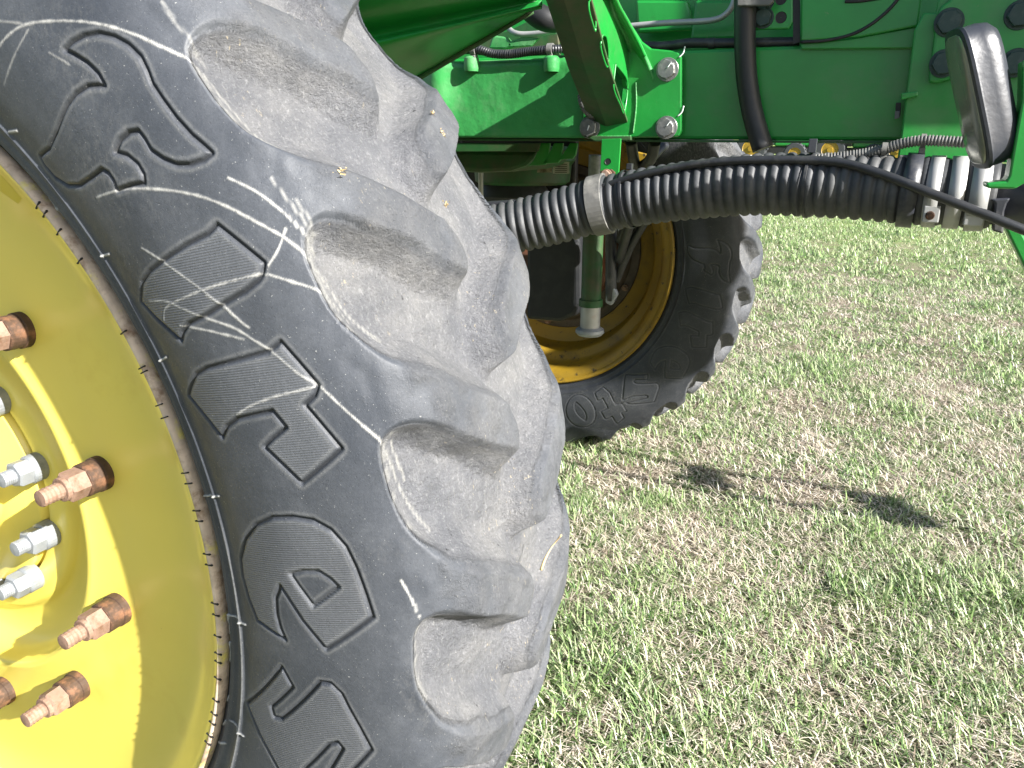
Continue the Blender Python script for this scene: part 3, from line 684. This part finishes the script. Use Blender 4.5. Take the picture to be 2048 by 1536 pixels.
# weld beads
def weld(P, r=.0018, parent=None):
    ph = random.uniform(0, 6)
    return tube('weld_bead', P, r, GC, parent or gus, 8, 60, lambda s: 1+.08*math.sin(s*900+ph)+.06*math.sin(s*371))
weld([at(1266, 266, YR-.027), at(1272, 215, YR-.027), at(1272, 165, YR-.027)])
weld([at(1200, 273, YR-.028), at(1262, 272, YR-.028)], .0016)
weld([at(1602, 98.5, YR-.001), at(1700, 98, YR-.001), at(1832, 96.5, YR-.001)], .002, rail)
# hanger strap and hose -------------------------------------------------
YH = 1.60
strap = plate('hanger_strap', [(1203, 278), (1242, 277), (1237, 352), (1232, 358), (1204, 354), (1200, 348)], 1.640, .005, G, SP, .0012)
lathe('strap_hole', [(.0068, -.0004), (.0062, .0003), (.0005, .0003)], at(1216, 323, 1.6395), DK, strap, 20)
plate('rusty_tab', [(1201, 341), (1222, 338), (1230, 344), (1228, 364), (1200, 362)], 1.632, .005, RD, strap, .0015)
inst('bolt', bolt_mesh('bolt', .0105, .009, RU), at(1213, 350, 1.632), strap)
HP = [(900, 478, 1.52), (960, 467, 1.55), (1020, 455, 1.57), (1100, 437, 1.59), (1200, 410, 1.605), (1330, 387, 1.605), (1500, 370, 1.59), (1650, 371, 1.575), (1790, 379, 1.56), (1860, 383, 1.555)]
HPT = [at(*p) for p in HP]
def ribbed(pitch, amp):
    def g(s):
        u = (s/pitch) % 1
        return 1-amp+amp*(max(0., math.sin(math.pi*min(u/.74, 1)))**.45)
    return g
hose = tube('corrugated_hose', HPT, .0585, BH, SP, 40, 560, ribbed(.0205, .085))
hose['label'] = 'thick black corrugated hose'
def band(name, i, w, r, mat, th=.003, parent=None, n=40):
    """closed metal or plastic band round the hose at spline position i (0..1)"""
    C = spline(HPT, 400); k = int(i*399); c = C[k]; d = C[min(k+2, 399)]-C[max(k-2, 0)]; d /= np.linalg.norm(d)
    s = np.cross(d, [0, 0, 1.]); s /= np.linalg.norm(s); t = np.cross(s, d); V = []
    for j in range(n):
        a = 2*math.pi*j/n; u = math.cos(a)*s+math.sin(a)*t
        for (rr, h) in ((r, -w/2), (r+th, -w/2), (r+th, w/2), (r, w/2)): V.append(c+u*rr+d*h)
    F = [(j*4+q, ((j+1) % n)*4+q, ((j+1) % n)*4+(q+1) % 4, j*4+(q+1) % 4) for j in range(n) for q in range(4)]
    o = mesh(name, V, F, mat, parent or hose); bev(o, .0008)
    return o, c, d, s, t
band('hose_clamp', .447, .034, .0585, GREYB, .005)
o, c, d, s, t = band('cable_tie', .497, .006, .0590, BK, .0016)
box('cable_tie_head', (c[0]-.006, c[0]+.006), (c[1]-.006, c[1]+.006), (c[2]+.060, c[2]+.072), BK, hose, .001)
o, c, d, s, t = band('cable_tie', .755, .006, .0590, BK, .0016)
box('cable_tie_head', (c[0]-.008, c[0]+.006), (c[1]-.03, c[1]-.02), (c[2]+.058, c[2]+.082), BW, hose, .001)
# cuff, couplings and steel clamps at the right end
def seg_tube(name, a, b_, r, mat, rf=None, parent=None, seg=36, n=2, caps=True):
    return tube(name, [at(*a), at(*b_)], r, mat, parent or hose, seg, n, rf, caps)
seg_tube('hose_cuff', (1803, 380, 1.557), (1836, 382, 1.556), .0635, BW)
seg_tube('coupling_sleeve', (1836, 382, 1.556), (1990, 389, 1.548), .0575, BH, ribbed(.024, .05), None, 36, 90)
seg_tube('steel_band', (1853, 383, 1.556), (1881, 384, 1.554), .0605, ST)
seg_tube('steel_band', (1894, 385, 1.553), (1926, 386, 1.552), .0605, ST)
seg_tube('steel_band', (1938, 387, 1.551), (1976, 388, 1.549), .0625, ST)
pipe = seg_tube('outlet_pipe', (1976, 388, 1.549), (2180, 396, 1.535), .050, BW, None, SP)
for px, py, w in ((1864, 431, .014), (1950, 437, .016)):
    c = at(px, py, 1.50); box('clamp_lug', (c[0]-w, c[0]+w*.8), (1.498, 1.53), (c[2]-.012, c[2]+.016), ST, hose, .002)
c = at(1860, 431, 1.497); inst('bolt', bolt_mesh('bolt', .0062, .007, RD), c, hose)
c = at(1812, 322, 1.55); box('cuff_tab', (c[0]-.012, c[0]+.012), (1.545, 1.56), (c[2]-.008, c[2]+.010), GREYB, hose, .002)
# T-shaped clip hanging from the pipe
plate('pipe_clip', [(1982, 398), (2022, 396), (2014, 408), (2009, 424), (2007, 468), (1985, 462), (1988, 424), (1990, 408)], 1.488, .02, BW, pipe, .003)
# cables
cb = tube('black_cable', [at(*p) for p in [(880, 415, 1.52), (945, 411, 1.55), (1050, 405, 1.57), (1150, 393, 1.575), (1230, 366, 1.57), (1290, 348, 1.565), (1380, 330, 1.56), (1480, 321, 1.55), (1590, 320, 1.54), (1680, 325, 1.525), (1760, 347, 1.505), (1850, 382, 1.485), (1960, 425, 1.47), (2048, 460, 1.46), (2150, 500, 1.46)]], .0078, BK, SP, 12, 160)
tube('black_cable', [at(*p) for p in [(900, 418, 1.55), (950, 416, 1.58), (1060, 410, 1.60), (1160, 398, 1.605), (1215, 380, 1.61)]], .0035, BK, SP, 8, 40)
lm = loom('cable_loom', [at(*p) for p in [(1600, 322, 1.56), (1660, 316, 1.56), (1720, 309, 1.56), (1770, 298, 1.555), (1810, 286, 1.55), (1850, 281, 1.545), (1900, 283, 1.54), (1960, 286, 1.535)]], .0085, GREYB, 420, .0052, .2)
for px, py in ((1769, 298), (1847, 281)):
    c = at(px, py, 1.55); lathe('loom_tie', [(.0088, -.004), (.0112, -.004), (.0112, .004), (.0088, .004)], c, GREYB, lm, 18, axis='X')
    box('loom_tie', (c[0]-.005, c[0]+.005), (c[1]-.004, c[1]+.004), (c[2]-.024, c[2]-.011), GREYB, lm, .001)
# hanging rubber drain hose
tube('drain_hose', [at(*p) for p in [(1490, -60, 1.665), (1490, 20, 1.668), (1490, 90, 1.672), (1494, 160, 1.675), (1506, 230, 1.675), (1526, 298, 1.672)]], .0205, DH, SP, 20, 40)
plate('hose_bracket', [(1474, -20), (1546, -20), (1546, 4), (1538, 11), (1474, 12)], 1.640, .012, GREYB, SP, .002)
bp_ = plate('bolted_plate', [(1475, -60), (1586, -60), (1586, 44), (1578, 58), (1475, 60)], 1.690, .01, G, SP, .003)
for px, py in ((1527, 36), (1528, 3)): inst('bolt', me_bgr, at(px, py, 1.690), bp_)
for px, py in ((1562, 35), (1562, -2)): lathe('plate_hole', [(.0105, -.0004), (.0095, .0003), (.0005, .0003)], at(px, py, 1.6896), DK, bp_, 22)

# side panel with the curved shut line -----------------------------------
pan = plate('side_panel', [(1602, -60), (1850, -60), (1836, 52), (1720, 74), (1602, 82)], 1.680, .012, G, SP, .003)
plate('side_panel', [(1586, -60), (1600, -60), (1600, 84), (1586, 88)], 1.692, .004, DK, SP, 0)
tube('shut_line_seal', [at(*p) for p in [(1601, 84, 1.681), (1650, 81, 1.681), (1700, 70, 1.679), (1740, 50, 1.679), (1775, 22, 1.679), (1800, -8, 1.679), (1815, -40, 1.679)]], .0030, DK, pan, 8, 40)
tube('shut_line_seal', [at(*p) for p in [(1690, 3, 1.679), (1720, 2, 1.679), (1760, -4, 1.679)]], .003, DK, pan, 8, 16)
plate('side_panel', [(1602, 86), (1700, 78), (1840, 52), (1836, 96), (1602, 98)], 1.688, .01, G, SP, .002)

# right bracket with bolts -------------------------------------------------
rb = plate('front_bracket', [(1876, 2), (1900, -60), (2300, -60), (2300, 330), (1990, 325), (1940, 318), (1870, 322), (1860, 328), (1793, 330), (1802, 270), (1829, 60), (1836, 46), (1848, 25), (1872, 25)], 1.640, .012, G, SP, .003)
rb2 = plate('front_bracket_pad', [(1874, 30), (1882, 12), (1900, 0), (1930, -60), (2300, -60), (2300, 145), (1930, 152), (1872, 166), (1857, 164)], 1.626, .013, G, rb, .004)
for px, py in ((1898, 45), (1888, 127), (2032, 126), (2040, 30)): inst('bolt', me_bgr, at(px, py, 1.626), rb, (0, .2, 0), 1.2)
plate('bracket_gusset', [(1802, 186), (1836, 182), (1836, 192), (1802, 200)], 1.620, .02, G, rb, .002)
plate('bracket_slot', [(1792, 205), (1803, 205), (1801, 232), (1790, 234)], 1.664, .02, DK, rb, .001)
plate('bracket_slot_cover', [(1790, 222), (1800, 222), (1799, 236), (1789, 238)], 1.655, .01, GREYB, rb, .001)
plate('hanging_tag', [(1904, 320), (1908, 320), (1906, 334), (1902, 334)], 1.63, .003, RD, rb, 0)

# mirror: black housing, grey glass turned to the left ----------------------
MC = at(1944, 198, 1.40)
def mirror_part(name, prof, mat, parent, tilt=8.0):
    """rounded-rectangle sections (half height, half width, depth) stacked along the mirror's own axis"""
    ax = np.array([.90, .20, .34]); ax /= np.linalg.norm(ax)          # back of the housing
    up = np.array([.0, .0, 1.]); up -= ax*(up@ax); up /= np.linalg.norm(up)
    sd_ = np.cross(up, ax); V = []; n = 48
    for (hh, hw, dd) in prof:
        for j in range(n):
            a = 2*math.pi*j/n; cx_, sx_ = math.cos(a), math.sin(a); e = 2/4.2
            u = math.copysign(abs(cx_)**e, cx_)*hw; w = math.copysign(abs(sx_)**e, sx_)*hh
            V.append(MC+sd_*u+up*w+ax*dd)
    m = len(prof); F = [(i*n+j, i*n+(j+1) % n, (i+1)*n+(j+1) % n, (i+1)*n+j) for i in range(m-1) for j in range(n)]
    F += [tuple(range(n-1, -1, -1)), tuple((m-1)*n+j for j in range(n))]
    o = mesh(name, V, F, mat, parent)
    bm = bmesh.new(); bm.from_mesh(o.data); bmesh.ops.recalc_face_normals(bm, faces=bm.faces)
    for e_ in bm.edges: e_.smooth = not (len(e_.link_faces) == 2 and e_.calc_face_angle(0) > R_(38))
    for q in bm.faces: q.smooth = True
    bm.to_mesh(o.data); bm.free()
    return o
mir = mirror_part('mirror_housing', [(.0995, .049, -.008), (.1035, .053, -.007), (.1045, .054, -.003), (.1025, .052, .000), (.102, .0515, .016), (.098, .048, .030), (.088, .039, .040), (.068, .024, .045), (.04, .012, .046)], M_('mirror_plastic', (.032, .035, .044), .34, mottle=.2, mscale=18, noise=[((.11, .11, .115), 16, .58, .85), ((.34, .34, .34), 70, .72, .78)], bump=.0006, bscale=70), SP)
mir['label'] = 'black mirror housing seen from the side'
mirror_part('mirror_glass', [(.095, .045, -.0075), (.0955, .0455, -.0090), (.093, .043, -.0105), (.05, .023, -.0115)], M_('dull_mirror_glass', (.30, .31, .27), .22, .55, noise=((.20, .19, .14), 8, .45, .7)), mir)
# green bracket below it and the strut running down
lb = plate('lower_bracket', [(1972, 366), (2012, 362), (2018, 352), (2044, 200), (2046, 120), (2080, 120), (2080, 350), (2040, 372), (2030, 378), (1974, 377)], 1.36, .05, G, SP, .003)
strut = prism('front_strut', [at(1990, 415, 1.72), at(2018, 412, 1.72), at(2110, 590, 1.72), at(2085, 610, 1.72)], (0, .05, 0), G, SP, .004)

# underneath the rail --------------------------------------------------------
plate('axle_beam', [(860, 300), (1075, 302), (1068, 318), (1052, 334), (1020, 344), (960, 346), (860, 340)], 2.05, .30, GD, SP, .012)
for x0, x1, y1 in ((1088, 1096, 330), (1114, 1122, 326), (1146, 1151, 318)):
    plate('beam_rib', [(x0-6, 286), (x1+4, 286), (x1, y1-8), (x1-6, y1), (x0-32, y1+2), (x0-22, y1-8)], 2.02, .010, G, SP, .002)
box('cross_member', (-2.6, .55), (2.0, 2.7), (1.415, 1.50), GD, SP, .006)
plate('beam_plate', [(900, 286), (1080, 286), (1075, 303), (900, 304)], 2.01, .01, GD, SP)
turret = lathe('spindle_housing', [(.0005, .02), (.17, .02), (.20, .0), (.205, -.03), (.19, -.05), (.185, -.11), (.17, -.12), (.0005, -.12)], (FX+.10, 2.86, 1.36), GD, SP, 48, axis='Z')
lab = plate('data_label', [(1106, 324), (1138, 324), (1138, 347), (1106, 347)], 2.635, .002, LB, SP, 0)
for q in range(5): plate('label_line', [(1110, 328+q*4), (1134, 328+q*4), (1134, 329.4+q*4), (1110, 329.4+q*4)], 2.6335, .001, INK, lab, 0)
plate('data_label', [(1076, 328), (1103, 322), (1104, 345), (1074, 345)], 2.64, .002, M_('worn_label', (.30, .25, .17), .6, noise=((.08, .06, .03), 30, .45, .65)), SP, 0)
bel = lathe('air_spring', [(.0005, .0), (.12, .0), (.135, -.02), (.15, -.045), (.135, -.07), (.15, -.095), (.155, -.12), (.135, -.15), (.12, -.16), (.0005, -.16)], (FX+.06, 2.86, 1.24), BH, SP, 48, axis='Z')
box('pressed_guard', (-1.62, -1.10), (3.02, 3.06), (1.10, 1.62), DK, SP, .01)
# spindle: green tube, bright rod, disc foot
sx_, sy_ = at(1184, 540, 2.98)[0], 2.98
z0, z1 = at(1184, 612, 2.98)[2], at(1184, 400, 2.98)[2]
lathe('strut_tube', [(.0005, z1+.02), (.040, z1+.02), (.041, z1), (.041, z0+.03), (.048, z0+.028), (.049, z0), (.0005, z0)], (sx_, sy_, 0), GD, SP, 36, axis='Z')  # darker green stands in for the shade on the tube
lathe('strut_rod', [(.041, z0), (.041, z0-.09), (.0005, z0-.09)], (sx_, sy_, 0), ST, SP, 36, axis='Z')
lathe('strut_foot', [(.0005, z0-.088), (.045, z0-.089), (.058, z0-.098), (.060, z0-.110), (.05, z0-.122), (.0005, z0-.125)], (sx_, sy_, 0), GV, SP, 36, axis='Z')
c = at(962, 380, 2.55); tube('lift_rod', [c+np.array([0, 0, .12]), c, c+np.array([.004, 0, -.14])], .009, ST, SP, 12)
c = at(1190, 345, 2.70); tube('lift_rod', [c+np.array([0, 0, .06]), c, c+np.array([0, 0, -.12])], .024, GV, SP, 14)
# wheel motor casing
mc = [(1052, 470), (1150, 470), (1160, 485), (1161, 610), (1150, 632), (1120, 645), (1052, 640)]
plate('motor_casing', mc, 3.05, .26, DH, SP, .03)
# steering rods and hydraulic lines
tube('steering_rod', [at(1222, 420, 2.90), at(1222, 600, 2.92)], .022, BW, SP, 14)
plate('rod_end', [(1213, 580), (1228, 576), (1234, 590), (1222, 612), (1210, 606)], 2.90, .03, GV, SP, .006)
plate('pipe_saddle', [(1234, 438), (1262, 446), (1256, 470), (1236, 486)], 2.98, .02, GV, SP, .004)
for P in ([(1300, 400, 2.7), (1290, 440, 2.78), (1262, 490, 2.88), (1232, 560, 2.95)], [(1310, 284, 2.3), (1300, 320, 2.35), (1270, 350, 2.5), (1262, 420, 2.7), (1240, 480, 2.85)],
          [(1262, 284, 2.35), (1270, 330, 2.4), (1285, 360, 2.5), (1262, 440, 2.7), (1238, 520, 2.9)], [(1330, 290, 2.9), (1296, 330, 2.8), (1284, 400, 2.8), (1250, 500, 2.95)]):
    tube('hydraulic_line', [at(*p) for p in P], .017, BK, SP, 12, 40)
plate('wear_bracket', [(1262, 300), (1292, 308), (1306, 345), (1286, 352), (1268, 330)], 2.95, .02, YD, SP, .004)
# the machine above and ahead of the picture: tank, cab floor, far rail
box('far_frame_rail', (-2.5, .60), (2.46, 2.62), (1.412, 1.586), G, SP, .007)
tank = box('spray_tank', (-2.6, .15), (1.98, 2.9), (1.90, 3.0), G, SP, .12)
cab = box('cab_floor', (.352, 1.12), (1.47, 2.42), (1.80, 2.16), G, SP, .01)
box('cab_body', (.50, 1.1), (1.62, 2.4), (2.165, 3.3), G, SP, .06)
# light bars ahead of the frame; only their shadows reach the picture
for nm, y0, z0_ in (('marker_bar', 2.76, 1.16), ('marker_bar', 2.55, 1.14)):
    tube(nm, [(.6, y0+.02, z0_), (1.4, y0, z0_), (2.16, y0-.02, z0_)], .014, G, SP, 10)
for lx, ly, lr in ((1.40, 2.70, .06), (1.45, 2.64, .05), (1.36, 2.62, .035), (2.02, 2.70, .05), (2.10, 2.66, .08), (2.18, 2.60, .075), (2.08, 2.58, .04)):
    lathe('marker_lamp', [(.0005, -.04), (lr*.7, -.035), (lr, -.01), (lr*.95, .02), (lr*.5, .05), (.0005, .055)], (lx, ly, 1.15), BK, SP, 24, axis='Z')
box('tyre_shade_block', (1.72, 1.98), (2.52, 2.62), (1.98, 2.30), G, SP, .04)  # unseen block added to cast shade on the far tyre
tube('tyre_shade_arm', [(1.90, 2.57, 2.28), (2.02, 2.57, 2.42), (2.06, 2.57, 2.6), (1.98, 2.57, 2.8), (1.8, 2.57, 2.9)], .045, G, SP, 12)  # unseen curved arm added to throw its shadow across the far tyre
tube('bar_post', [(.62, 2.56, 1.46), (.62, 2.57, 1.1)], .02, G, SP, 10)

# straw and mud stuck to the near tyre, sticker on the rim
bpy.context.view_layer.update()
def hit(o, px, py, lift=.0):
    d = _ray(px, py); d = Vector(d/np.linalg.norm(d))
    ok, p, nn_, _ = o.ray_cast(Vector(EYEP), d)
    return (np.array(p)-np.array(d)*lift) if ok else at(px, py, .7)
def clump(px, py, n_, size):
    c = hit(tyre, px, py, .001); V = []; F = []
    for k in range(n_):
        a = rng.normal(0, 1, 3); a /= np.linalg.norm(a); s0 = c+rng.normal(0, size*.45, 3); l = size*rng.uniform(.4, 1.2); w = np.cross(a, rng.normal(0, 1, 3)); w = w/np.linalg.norm(w)*.0009
        b0 = len(V); V += [s0-w, s0+w, s0+a*l+w*.4, s0+a*l-w*.4]; F.append((b0, b0+1, b0+2, b0+3))
    return mesh('straw_clump', V, F, stM, tyre)
stM = M_('dry_straw', (.55, .42, .22), .8, noise=((.25, .17, .08), 60, .5, .7))
for px, py, n_, s_ in ((683, 345, 22, .006), (865, 228, 12, .004), (884, 266, 24, .005), (890, 410, 20, .005)): clump(px, py, n_, s_)
stk = mesh('rim_sticker', [hit(rim, *p, .0012) for p in ((0, 348), (22, 372), (43, 397), (36, 408), (14, 392), (0, 382))], [(0, 1, 2, 3, 4, 5)], M_('sticker_yellow', (.62, .52, .02), .35), rim)
for p in ((4, 366), (22, 384), (31, 392)):
    q_ = [hit(rim, p[0]+a, p[1]+c_, .002) for a, c_ in ((-4, -3), (2, -1), (4, 3), (-2, 1))]
    mesh('sticker_mark', q_, [(0, 1, 2, 3)], INK, rim)
# ------------------------------------------------------------------ stalk caught on the tyre
def tp(deg, r, y): a = R_(deg); return np.array([AX+r*math.cos(a), y, AZ+r*math.sin(a)])
stalk = tube('dry_stalk', [atx(1123, 1070, AX+.965), atx(1105, 1092, AX+.955), atx(1090, 1118, AX+.953), atx(1082, 1140, AX+.95)], .0011, stM, None, 6, 16, lambda s: 1.2-.5*math.sin(s*90))
stalk['label'] = 'thin dry grass stalk caught on the near tyre tread'; stalk['category'] = 'stalk'

# ------------------------------------------------------------------ machines parked across the field
TY = M_('far_tyre_rubber_plain', (.03, .032, .038), .7)
def far_wheel(parent, x, y, r, w, front):
    t = lathe('wheel', [(r*.55, -w/2), (r*.9, -w/2), (r, -w*.35), (r, w*.35), (r*.9, w/2), (r*.55, w/2)], (x, y, r), TY, parent, 28)
    lathe('wheel_disc', [(r*.56, -w/2+.02), (r*.5, -w/2+.06), (r*.2, -w/2+.05), (r*.18, -w/2-.02), (.001, -w/2-.02)], (x, y, r), YD, t, 24)
    lg = []
    for k in range(16):
        a = 2*math.pi*k/16; lg.append(a)
    V = []; F = []
    for a in lg:
        b0 = len(V)
        for (rr, da) in ((r*.99, -.06), (r*.99, .06), (r*1.05, .05), (r*1.05, -.05)):
            for yy in (-w/2+.01, w/2-.01): V.append((x+rr*math.cos(a+da), y+yy, r+rr*math.sin(a+da)))
        F += [(b0, b0+2, b0+3, b0+1), (b0+2, b0+4, b0+5, b0+3), (b0+4, b0+6, b0+7, b0+5), (b0+6, b0, b0+1, b0+7), (b0, b0+6, b0+4, b0+2), (b0+1, b0+3, b0+5, b0+7)]
    mesh('tread_bars', V, F, TY, t)
GLS = M_('dark_glass', (.02, .03, .03), .1)
def tractor(x, y, s, label, yaw=0):
    T = thing('parked_tractor', (x, y, 0), label, 'tractor', 'green tractors parked across the field')
    for dx, dy, r, w in ((-1.0*s, -.85*s, .82*s, .5*s), (-1.0*s, .85*s, .82*s, .5*s), (1.25*s, -.8*s, .58*s, .38*s), (1.25*s, .8*s, .58*s, .38*s)):
        far_wheel(T, x+dx, y+dy, r, w, dx > 0)
    box('engine_hood', (x+.1*s, x+2.0*s), (y-.35*s, y+.35*s), (.95*s, 1.65*s), G, T, .08*s)
    box('chassis', (x-1.2*s, x+1.9*s), (y-.28*s, y+.28*s), (.55*s, .95*s), DK, T, .03)
    cb_ = box('cab', (x-1.3*s, x+.1*s), (y-.65*s, y+.65*s), (1.0*s, 2.5*s), GLS, T, .05*s)
    box('cab_roof', (x-1.4*s, x+.25*s), (y-.72*s, y+.72*s), (2.5*s, 2.7*s), G, cb_, .05*s)
    box('fender', (x-1.6*s, x-.35*s), (y-1.08*s, y-.6*s), (1.62*s, 1.72*s), G, T, .03)
    box('grille', (x+2.003*s, x+2.03*s), (y-.3*s, y+.3*s), (1.0*s, 1.55*s), DK, T, .01)
for px, Y, s, lb_ in ((1545, 46, 1.0, 'parked green tractor just right of the far tyre, leftmost in the background'), (1618, 52, 1.0, 'parked green tractor second from the left in the background row'), (1778, 51, 1.0, 'parked green tractor second from the right in the background row'), (1700, 47, .95, 'parked green tractor in the middle of the background row'), (1840, 46, 1.0, 'parked green tractor at the right of the background row')):
    p = at(px, 300, Y); tractor(p[0], Y, s, lb_)
box_m = M_('pale_seed_box', (.62, .60, .55), .7)
for px, lb_ in ((1512, 'pale crate on the grass left of the drain hose, far behind'), (1586, 'pale crate on the grass below the cable tie, far behind')):
    p = at(px, 310, 42); o = thing('pale_crate', (p[0], 42, 0), lb_, 'crate', 'pale crates far behind')
    box('crate_body', (p[0]-.35, p[0]+.35), (41.7, 42.3), (.12, .55), box_m, o, .02)
    for dx in (-.3, .25): box('crate_foot', (p[0]+dx, p[0]+dx+.08), (41.7, 42.3), (0, .12), box_m, o, .005)

# ------------------------------------------------------------------ grass
gb = bpy.data.materials.new('grass_blade'); gb.use_nodes = True
n = gb.node_tree.nodes; L = gb.node_tree.links; b = n['Principled BSDF']
q = n.new('ShaderNodeAttribute'); q.attribute_name = 'tint'
L.new(q.outputs['Color'], b.inputs['Base Color']); b.inputs['Roughness'].default_value = .42; b.inputs['Specular IOR Level'].default_value = .5
tl = n.new('ShaderNodeBsdfTranslucent'); L.new(q.outputs['Color'], tl.inputs['Color'])
ms = n.new('ShaderNodeMixShader'); ms.inputs[0].default_value = .25
L.new(b.outputs[0], ms.inputs[1]); L.new(tl.outputs[0], ms.inputs[2]); L.new(ms.outputs[0], n['Material Output'].inputs['Surface'])
def blades(name, pos, hgt, wid, lean, col, label, cat):
    """one tapering three-joint blade at each position, all joined: nobody could count them"""
    N = len(pos); az = rng.uniform(0, 2*np.pi, N); d = np.stack([np.cos(az), np.sin(az)], 1); s = np.stack([-d[:, 1], d[:, 0]], 1)
    V = np.zeros((N, 5, 3))
    up = np.sqrt(np.clip(1-lean**2, .02, 1))
    for k, (t, w) in enumerate(((0, 1.), (0, 1.), (.55, .85), (.55, .85), (1, 0))):
        sg = (-1, 1, -1, 1, 0)[k]; bend = t**1.6*lean*hgt
        V[:, k, 0] = pos[:, 0]+d[:, 0]*bend+s[:, 0]*sg*wid*w*.5; V[:, k, 1] = pos[:, 1]+d[:, 1]*bend+s[:, 1]*sg*wid*w*.5
        V[:, k, 2] = pos[:, 2]+hgt*t*up*(1-.15*t*lean)
    i = np.arange(N)[:, None]*5
    Q = (i+np.array([0, 1, 3, 2])); Tt = (i+np.array([2, 3, 4]))
    lv = np.concatenate([Q, Tt], 1).ravel()
    me = bpy.data.meshes.new(name); me.vertices.add(N*5); me.vertices.foreach_set('co', V.astype(np.float32).ravel())
    me.loops.add(len(lv)); me.loops.foreach_set('vertex_index', lv.astype(np.int32))
    me.polygons.add(2*N); st = np.stack([np.arange(N)*7, np.arange(N)*7+4], 1).ravel(); me.polygons.foreach_set('loop_start', st.astype(np.int32))
    me.update(calc_edges=True)
    C4 = np.ones((N, 5, 4)); C4[:, :, :3] = col[:, None, :]
    a_ = me.color_attributes.new('tint', 'FLOAT_COLOR', 'POINT'); a_.data.foreach_set('color', C4.astype(np.float32).ravel())
    o = link(name, me, gb); o['kind'] = 'stuff'; o['label'] = label; o['category'] = cat
    return o
def scatter(r0, r1, dens, a0=-36, a1=24):
    A = math.radians(a1-a0)/2*(r1*r1-r0*r0); N = int(A*dens)
    r = np.sqrt(rng.uniform(r0*r0, r1*r1, N)); a = np.radians(rng.uniform(a0, a1, N))
    x = r*np.sin(a); y = r*np.cos(a)
    return x, y
def green_map(x, y):
    return np.clip(.5+1.35*(.42*vnoise(x, y, .55, 11)+.36*vnoise(x, y, .19, 12)+.22*vnoise(x, y, .07, 13)-.5), 0, 1)
gp = []; gh = []; gw = []; gl = []; gc = []; sp = []; sh = []; sw = []; sl = []; sc2 = []
for r0, r1, dn, k in ((1.1, 3.0, 13000, 1.), (3.0, 5.5, 6500, 1.25), (5.5, 9, 2600, 1.7), (9, 16, 800, 2.6), (16, 34, 130, 5.)):
    x, y = scatter(r0, r1, dn)
    g = green_map(x, y)+.12*np.clip((y-7)/5, 0, 1)+.11*np.clip((3.6-y)/1.0, 0, 1)-.14*np.clip((y-3.4)/.8, 0, 1)*np.clip((9.5-y)/2.5, 0, 1)
    keep = rng.uniform(0, 1, len(x)) < np.clip((g-.19)*3.0, .2, 1)
    x, y, g = x[keep], y[keep], g[keep]; N = len(x)
    tuft = sstep(.50, .72, g)
    gp.append(np.stack([x, y, gz(x, y)-.002], 1)); gh.append((.024+.052*rng.random(N)**1.5+.035*tuft*rng.random(N))*(k**.25))
    gw.append((.0024+.0034*rng.random(N)**1.5+.0012*tuft)*k); gl.append(np.clip(.45+.60*rng.random(N), 0, .985))
    lt = rng.random(N)[:, None]; yel = (rng.random(N)[:, None])**2.5
    dark = np.array([.040, .105, .026]); light = np.array([.32, .47, .16]); pale = np.array([.66, .63, .46])
    c = dark*(1-lt)+light*lt; c = c*(1-yel*.85)+pale*yel*.85
    gc.append(c)
    if r0 >= 16: continue
    x, y = scatter(r0, r1, dn*(.7 if r0 < 3 else .9 if r0 < 9 else .5))
    g = green_map(x, y)+.08*np.clip((3.6-y)/1.0, 0, 1)
    keep = rng.uniform(0, 1, len(x)) < np.clip(1.25-g*1.15-.35*np.clip((y-7)/5, 0, 1), .1, 1)
    x, y = x[keep], y[keep]; N = len(x)
    sp.append(np.stack([x, y, gz(x, y)+.002+.008*rng.random(N)], 1)); sh.append((.018+.035*rng.random(N))*(k**.4)); sw.append((.0018+.0022*rng.random(N))*k)
    sl.append(np.clip(.86+.14*rng.random(N), 0, .995)); t = rng.random(N)[:, None]
    sc2.append(np.array([.34, .27, .20])*(1-t)+np.array([.86, .78, .67])*t)
cat_ = np.concatenate
blades('grass', cat_(gp), cat_(gh), cat_(gw), cat_(gl), cat_(gc), 'short patchy green grass covering the field', 'grass')
blades('dry_thatch', cat_(sp), cat_(sh), cat_(sw), cat_(sl), cat_(sc2), 'pale dry thatch lying between the green grass', 'dry grass')
